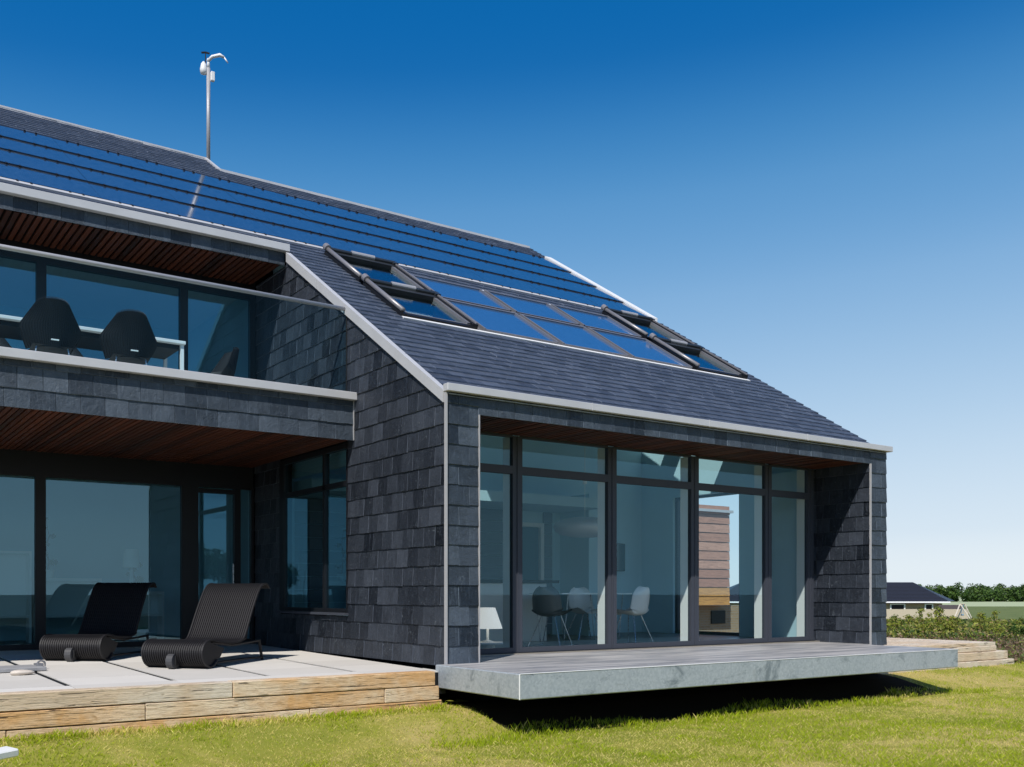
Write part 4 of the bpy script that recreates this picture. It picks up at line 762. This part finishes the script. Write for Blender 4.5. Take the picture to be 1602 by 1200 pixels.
# ------------------------------------------------------------------ sun loungers
LP = [(.40,.10),(.32,.04),(.20,.015),(.08,.07),(.02,.16),(.015,.24),(.07,.32),(.17,.36),(.32,.365),(.55,.33),(.85,.31),(1.05,.32),(1.15,.36),(1.25,.50),(1.36,.68),(1.48,.86),(1.60,1.02),(1.70,1.10),(1.80,1.125),(1.89,1.11),(1.94,1.06)]
def smooth_path(P, n):
    out = []
    for i in range(len(P)-1):
        p0,p1,p2,p3 = [Vector(P[max(0,min(len(P)-1,i+k))]) for k in (-1,0,1,2)]
        for j in range(n): s=j/n; out.append(.5*((2*p1)+(-p0+p2)*s+(2*p0-5*p1+4*p2-p3)*s*s+(-p0+3*p1-3*p2+p3)*s**3))
    out.append(Vector(P[-1])); return out
LPs = smooth_path(LP, 3); LW = .86
def make_lounger():
    root = thing('sun_lounger', 'x', 'sun lounger'); ns = 27
    split = next(i for i,p in enumerate(LPs) if p[0] > 1.12 and p[1] > .33 and i > 20)
    for nm, a, b in (('seat',0,split+1),('backrest',split,len(LPs))):
        mb = MB(); seg = LPs[a:b]
        for i in range(ns+1):
            y = -LW/2+LW*i/ns; rad = .0105 if 0<i<ns else .017
            mb.tube([(p[0], y, p[1]) for k,p in enumerate(seg)], rad, 5, random.random())
        for k in range(len(seg)-1):      # woven web just below the cords
            p,q = seg[k],seg[k+1]; d = (q-p).normalized(); nrm = Vector((d[1],-d[0]))*.006; mb.face([(p[0]+nrm[0],-LW/2,p[1]+nrm[1]),(q[0]+nrm[0],-LW/2,q[1]+nrm[1]),(q[0]+nrm[0],LW/2,q[1]+nrm[1]),(p[0]+nrm[0],LW/2,p[1]+nrm[1])])
        build(nm, mb, M['wicker'], root, local=True)
    mb = MB()
    for s in (-1,1):
        mb.tube([(.20,s*.40,.05),(.6,s*.40,.06),(1.3,s*.40,.06),(1.75,s*.40,.05)],.018,6); mb.tube([(.35,s*.38,.33),(.9,s*.38,.27),(1.75,s*.38,.30)],.018,6); mb.tube([(1.0,s*.38,.27),(1.35,s*.36,.35),(1.5,s*.36,.72)],.014,6)
    build('frame', mb, M['cord'], root, local=True)
    for s in (-1,1): mb = MB(); mb.tube([(1.72,s*.38,.30),(1.82,s*.38,.0)],.022,8); build('leg', mb, M['cord'], root, local=True)
    for s_ in (-1,1):
        pr = [p for p in LPs if p[0] < .62 and p[1] < .45][:22]; mb = MB(); y = s_*(LW/2-.012); poly = [(p[0],y,p[1]) for p in pr]+[(.62,y,.24),(.50,y,.12)]; mb.prism([poly,[(p[0],y-s_*.02,p[2]) for p in poly]],0,0); build('side_panel', mb, M['cord'], root, local=True)
    mb = MB(); mb.tube([(.03,.045,.10),(.03,-.045,.10)],.10,16); build('wheel', mb, plain('grey_wheel',(.05,.05,.055),.6), root, local=True, smooth=False)
    mb = MB(); mb.box(-.01,.05,.05,.075,.05,.17); mb.box(-.01,.05,-.075,-.05,.05,.17); build('wheel_fork', mb, M['black'], root, local=True)
    return root
lg = make_lounger()
def place_l(o, foot, top, lab):
    d = (Vector(top)-Vector(foot)); o.location = (foot[0],foot[1],zt(foot[1])+.002); o.rotation_euler = (0,0,math.atan2(d.y,d.x)); o['label'] = lab; o['group'] = 'wicker loungers on the terrace'
f1 = at(-4.43,12.95); t1 = at(-4.03,14.8); place_l(lg, (f1.x,f1.y), (t1.x,t1.y), 'black wicker sun lounger in the sun with raised back, the right one')
l2 = dup(lg, (0,0,0), 0); f2 = at(-6.22,14.0); t2 = at(-6.12,15.9); place_l(l2, (f2.x,f2.y), (t2.x,t2.y), 'black wicker sun lounger with only its foot roll in the sun, the left one')
# ------------------------------------------------------------------ balcony furniture
DZ = 3.93
def make_cord_chair():
    root = thing('woven_chair', 'x', 'chair'); mb = MB()
    # shell outline, back towards -y local (camera sees the back): angle parameter around
    def P(u, v):      # u 0..1 left to right, v 0..1 seat to top
        a = (u-.5)*2; wv = (.29+.13*(v/.45)) if v < .45 else (.42-.21*((v-.45)/.55))
        z = .40+.60*v-.03*abs(a)**4*v; y = -.24-.14*v+.34*abs(a)**2.2*(1-.55*v); return (a*wv, y, z)
    mb.grid(lambda u,v: P(u,v), 16, 10)
    mb.grid(lambda u,v: ((u-.5)*.52, -.24+v*.5, .42-.03*math.sin(v*3.1)), 6, 6); sh = build('shell', mb, M['cord'], root, local=True)
    mb = MB()
    for i in range(27):
        u = i/26; mb.tube([tuple(Vector(P(u,v/8))+Vector((0,-.012,0))) for v in range(9)]+[tuple(Vector(P(u,1))+Vector((0,0,.02)))], .006, 4)
    build('cords', mb, M['wicker'], root, local=True)
    for sx,sy in ((-1,-1),(1,-1),(-1,1),(1,1)): mb = MB(); mb.tube([(sx*.2,sy*.18,.42),(sx*.27,sy*.27,0)],.011,6); build('leg', mb, M['steel'], root, local=True)
    mb = MB(); mb.box(-.05,.05,-.385,-.36,.46,.475); build('tag_plate', mb, M['white_metal'], root, local=True)
    return root
cc = make_cord_chair(); sc_ = (.99,.99,1.05)
spots = [(-4.03,4.0,0,'black woven cord chair at the balcony table, left of the two seen from behind'),(-2.98,4.0,0,'black woven cord chair at the balcony table, right of the two seen from behind'),(-5.25,4.0,0,'black woven cord chair cut off by the left edge of the photo'),(-3.45,5.95,math.pi,'black woven cord chair facing outward on the far side of the table'),(-4.5,5.95,math.pi,'black woven cord chair far side of the table near its left end'),(-1.35,5.0,math.pi/2,'black woven cord chair at the right end of the balcony table')]
for i,(x,y,rz,lab) in enumerate(spots):
    o = cc if i == 0 else dup(cc,(x,y,DZ),rz,lab); o.location = (x,y,DZ); o.rotation_euler = (0,0,rz); o.scale = sc_; o['label'] = lab; o['group'] = 'woven chairs round the balcony table'
TB = thing('balcony_table', 'long white edged table on the balcony behind the glass balustrade', 'table', (-4,5,DZ)); mb = MB(); mb.bbox(-6.4,-1.98,4.5,5.5,4.83,4.88,.006); build('tabletop', mb, M['white_metal'], TB)
for x in (-6.36,-2.05):
    for y in (4.54,5.42): mb = MB(); mb.box(x,x+.05,y,y+.05,DZ,4.83); build('leg', mb, M['white_metal'], TB)
mb = MB(); mb.box(-6.3,-2.05,4.6,5.4,4.76,4.828); build('apron', mb, M['frame'], TB)
# ------------------------------------------------------------------ kitchen furniture
FZ = .05
def shell_chair(mat, label):
    root = thing('shell_chair', label, 'chair', (0,0,0), 0, 'shell chairs at the kitchen table')
    prof = smooth_path([(.24,.45),(.20,.475),(.05,.455),(-.12,.445),(-.20,.49),(-.235,.60),(-.26,.74),(-.29,.86)],4)
    def P(u,v):
        s = v*(len(prof)-1); i = min(int(s),len(prof)-2); p = prof[i].lerp(prof[i+1], s-i); a = (u-.5)*2; wv = .25*(1-.12*v)*(1-max(0,(v-.8)/.2)**2*.6)*(1-max(0,(.12-v)/.12)**2*.25); side = abs(a)**2.4
        return (a*wv, p[0]+side*(.07 if v>.5 else 0)*1.4, p[1]+side*(.07 if v<.6 else .02))
    mb = MB(); mb.grid(P, 14, 28); mb.grid(lambda u,v: tuple(Vector(P(1-u,v))+Vector((0,-.012 if v>.5 else 0,-.012))), 14, 28); build('shell', mb, mat, root, local=True, smooth=True)
    for s in (-1,1):
        mb = MB(); mb.tube([(s*.10,.12,.45),(s*.24,.22,.012),(s*.25,-.24,.012),(s*.10,-.1,.45)],.009,6); build('sled_leg', mb, M['steel'], root, local=True)
    return root
def on_y(u, y): return px_on_y(u,y)
c1 = shell_chair(M['shell_dark'],'dark grey shell chair on wire legs seen in profile at the table, second window bay'); c1.location = (on_y(862,2.5),2.5,FZ); c1.rotation_euler = (0,0,R_(-62)); c1.scale = (1.18,)*3
c2 = shell_chair(M['shell_white'],'white shell chair on wire legs with its back to the third window bay'); c2.location = (on_y(988,2.3),2.3,FZ); c2.rotation_euler = (0,0,R_(15)); c2.scale = (1.18,)*3
c3 = dup(c2, (on_y(915,3.9),3.9,FZ), R_(170), 'white shell chair at the far side of the kitchen table', (1.18,)*3)
KT = thing('kitchen_table', 'thin glass topped dining table on hairpin legs under the pendant lamp', 'table', (4.7,3.1,FZ)); mb = MB(); mb.bbox(4.05,5.7,2.7,3.7,.94,.965,.006); build('tabletop', mb, M['shell_white'], KT)
for x,y in ((4.2,2.85),(5.5,2.85),(4.2,3.55),(5.5,3.55)): mb = MB(); mb.tube([(x-.10,y,.94),(x,y,.06),(x+.10,y,.94)],.009,6); build('leg', mb, M['steel'], KT)
PL = thing('pendant_lamp', 'silver flattened oval pendant lamp over the kitchen table', 'lamp', (on_y(915,3.0),3.0,2.2)); lx = PL.location.x; mb = MB()
mb.lathe([(.001,1.99),(.25,1.99),(.45,2.03),(.55,2.10),(.58,2.17),(.55,2.24),(.45,2.30),(.25,2.34),(.001,2.345)], lx,3.0,32); build('shade', mb, M['housing'], PL, smooth=True)
mb = MB(); mb.tube([(lx,3.0,2.345),(lx,3.0,5.0)],.006,5); mb.tube([(lx,3.0,2.96),(lx,3.0,3.02)],.04,8); build('cord', mb, M['white_metal'], PL)
TV = thing('television', 'flat dark television mounted on the white kitchen wall', 'television', (8.2,6.35,1.8)); mb = MB(); mb.bbox(7.78,8.75,6.30,6.36,1.48,2.12,.01); build('body', mb, M['frame'], TV); mb = MB(); mb.box(7.80,8.73,6.295,6.299,1.50,2.10); build('screen', mb, plain('dark_screen',(.01,.05,.07),.15), TV)
CT = thing('kitchen_counter', 'white kitchen island with dark worktop behind the first two bays', 'counter', (3,4.4,FZ)); mb = MB(); mb.bbox(1.0,4.7,4.0,4.9,FZ,1.15,.01); build('cabinet', mb, M['white'], CT); mb = MB(); mb.bbox(.9,4.95,3.92,4.95,1.155,1.21,.008); build('worktop', mb, M['frame'], CT)
lx1, ly1 = px_on_y(763,2.0), 2.0
SO = thing('side_table', 'low round white side table behind the first window bay', 'table', (lx1,ly1,FZ)); mb = MB(); mb.lathe([(.001,.155),(.32,.155),(.335,.17),(.32,.185),(.001,.185)],lx1,ly1,28); build('tabletop', mb, M['white'], SO, smooth=True)
mb = MB(); mb.tube([(lx1,ly1,.05),(lx1,ly1,.155)],.12,16); build('leg', mb, M['white'], SO)
def lamp_mat():
    m, t, o = newmat('lampshade_sun_glow'); p = princ(t, o, (.85,.84,.80), .8, 0, .2); p.inputs['Emission Color'].default_value = (1,.97,.92,1); p.inputs['Emission Strength'].default_value = .55; return m  # weak emission on the lampshade stands in for sunlight falling on it
TL = thing('table_lamp', 'white conical table lamp on the low round side table behind the first bay', 'lamp', (lx1,ly1,.19)); mb = MB(); mb.lathe([(.235,.40),(.12,.73)],lx1,ly1,28); build('shade', mb, lamp_mat(), TL, smooth=True); mb = MB(); mb.lathe([(.001,.187),(.09,.187),(.09,.2),(.02,.22),(.02,.60),(.001,.60)],lx1,ly1,16); build('base', mb, M['white'], TL, smooth=True)
# living room: shelf with small plants and a floor lamp -------------------------
SH = thing('low_shelf', 'low white open shelving against the living room wall', 'shelf', (-2.8,9.6,.03))
for (x0,x1,z1) in ((-4.6,-3.35,1.75),(-3.3,-2.1,1.25),(-2.05,-.9,1.0)):
    mb = MB(); mb.box(x0,x1,9.4,9.75,z1-.05,z1); mb.box(x0,x0+.04,9.4,9.75,.03,z1-.05); mb.box(x1-.04,x1,9.4,9.75,.03,z1-.05); mb.box(x0+.04,x1-.04,9.4,9.75,.5,.54); mb.box(x0+.04,x1-.04,9.72,9.74,.54,z1-.05); build('shelf_unit', mb, M['white'], SH)
for i,(x,z,h,lb) in enumerate(((-4.35,1.75,.75,'twisted potted plant on the tallest shelf'),(-3.05,1.25,1.0,'tall potted bonsai on the middle shelf'),(-1.45,1.0,.6,'small potted bonsai on the lowest shelf'))):
    pt = thing('potted_plant', lb, 'plant', (x,9.55,z), 0, 'potted plants on the living room shelf'); mb = MB(); mb.lathe([(.001,0),(.10,0),(.13,.16),(.12,.16),(.10,.13),(.001,.13)],0,0,14); build('pot', mb, M['white'], pt, local=True, smooth=True)
    mb = MB(); pts = [(0.03*math.sin(k*1.9),.02*math.cos(k*2.3),.14+h*k/6) for k in range(7)]; mb.tube(pts,[.02,.018,.016,.014,.01,.008,.004],6); build('stem', mb, M['bark'], pt, local=True)
    V,F,C = leaf_cloud([(p[0]+.07*math.cos(k*2.2),p[1]+.05*math.sin(k*2.2),p[2]) for k,p in enumerate(pts[1:])],[.10,.09,.08,.07,.05,.04],260,.06,DG,90+i,.6); rawmesh('foliage',V,F,M['leaf'],C,pt)
LM = thing('floor_lamp', 'white floor lamp standing in the living room', 'lamp', (.0-1.75,8.6,.03)); mb = MB(); mb.tube([(-1.75,8.6,.03),(-1.75,8.6,1.45)],[.12,.03],14); build('stand', mb, M['white'], LM, smooth=True); mb = MB(); mb.lathe([(.16,1.45),(.13,1.8)],-1.75,8.6,18); build('shade', mb, M['white'], LM, smooth=True)
# ------------------------------------------------------------------ small things in front
p = at((22-801)/1558*12.55, 12.55); BD = thing('fire_pit_cover', 'grey stone cover with an iron ring lying on the terrace at the left edge', 'cover', (p.x,p.y,zt(p.y)+.002), R_(8)); 
mb = MB(); mb.bbox(-.55,.30,-.28,.28,0,.05,.008); build('slab', mb, plain('grey_stone',(.30,.30,.31),.8,0,.3,.2,12,.3), BD, local=True)
mb = MB(); pts=[(.33+.05*math.cos(a),.02,.06+.05*math.sin(a)) for a in np.linspace(0,6.28,15)]; mb.tube(pts,.012,6); mb.bbox(.26,.34,-.05,.09,.03,.08,.006); build('ring', mb, M['skyframe'], BD, local=True)
def stone(name, lab, loc, s, mat, seed):
    r = np.random.default_rng(seed); mb = MB(); ph = r.random(6)*6
    def P(u,v): a=u*2*math.pi; b=(v-.5)*math.pi; q=1+.13*math.sin(2*a+ph[0])*math.cos(b)+.08*math.sin(3*b+ph[1]+a); return (s[0]*q*math.cos(a)*math.cos(b), s[1]*q*math.sin(a)*math.cos(b), s[2]*(q*math.sin(b)+.8))
    mb.grid(P,16,10); o = build(name, mb, mat, smooth=True); o.location = loc; tag(o, lab, 'stone')
p = at((34-801)/1558*12.0, 12.0); stone('pebble','pale pinkish stone lying on the terrace beside the grey cover',(p.x,p.y,zt(p.y)),(.13,.10,.035),plain('pale_stone',(.62,.55,.48),.8,0,.3,.15,10,.3),3)
p = at((4-801)/1558*8.75, 8.75); mb = MB(); mb.bbox(-.12,.10,-.09,.09,-.02,.05,.012); o = build('stone_slab', mb, plain('white_stone',(.75,.75,.74),.7)); o.location=(p.x,p.y,-.47); o.rotation_euler=(R_(4),R_(-3),R_(25)); tag(o,'white stone slab lying in the grass at the bottom left corner','stone')
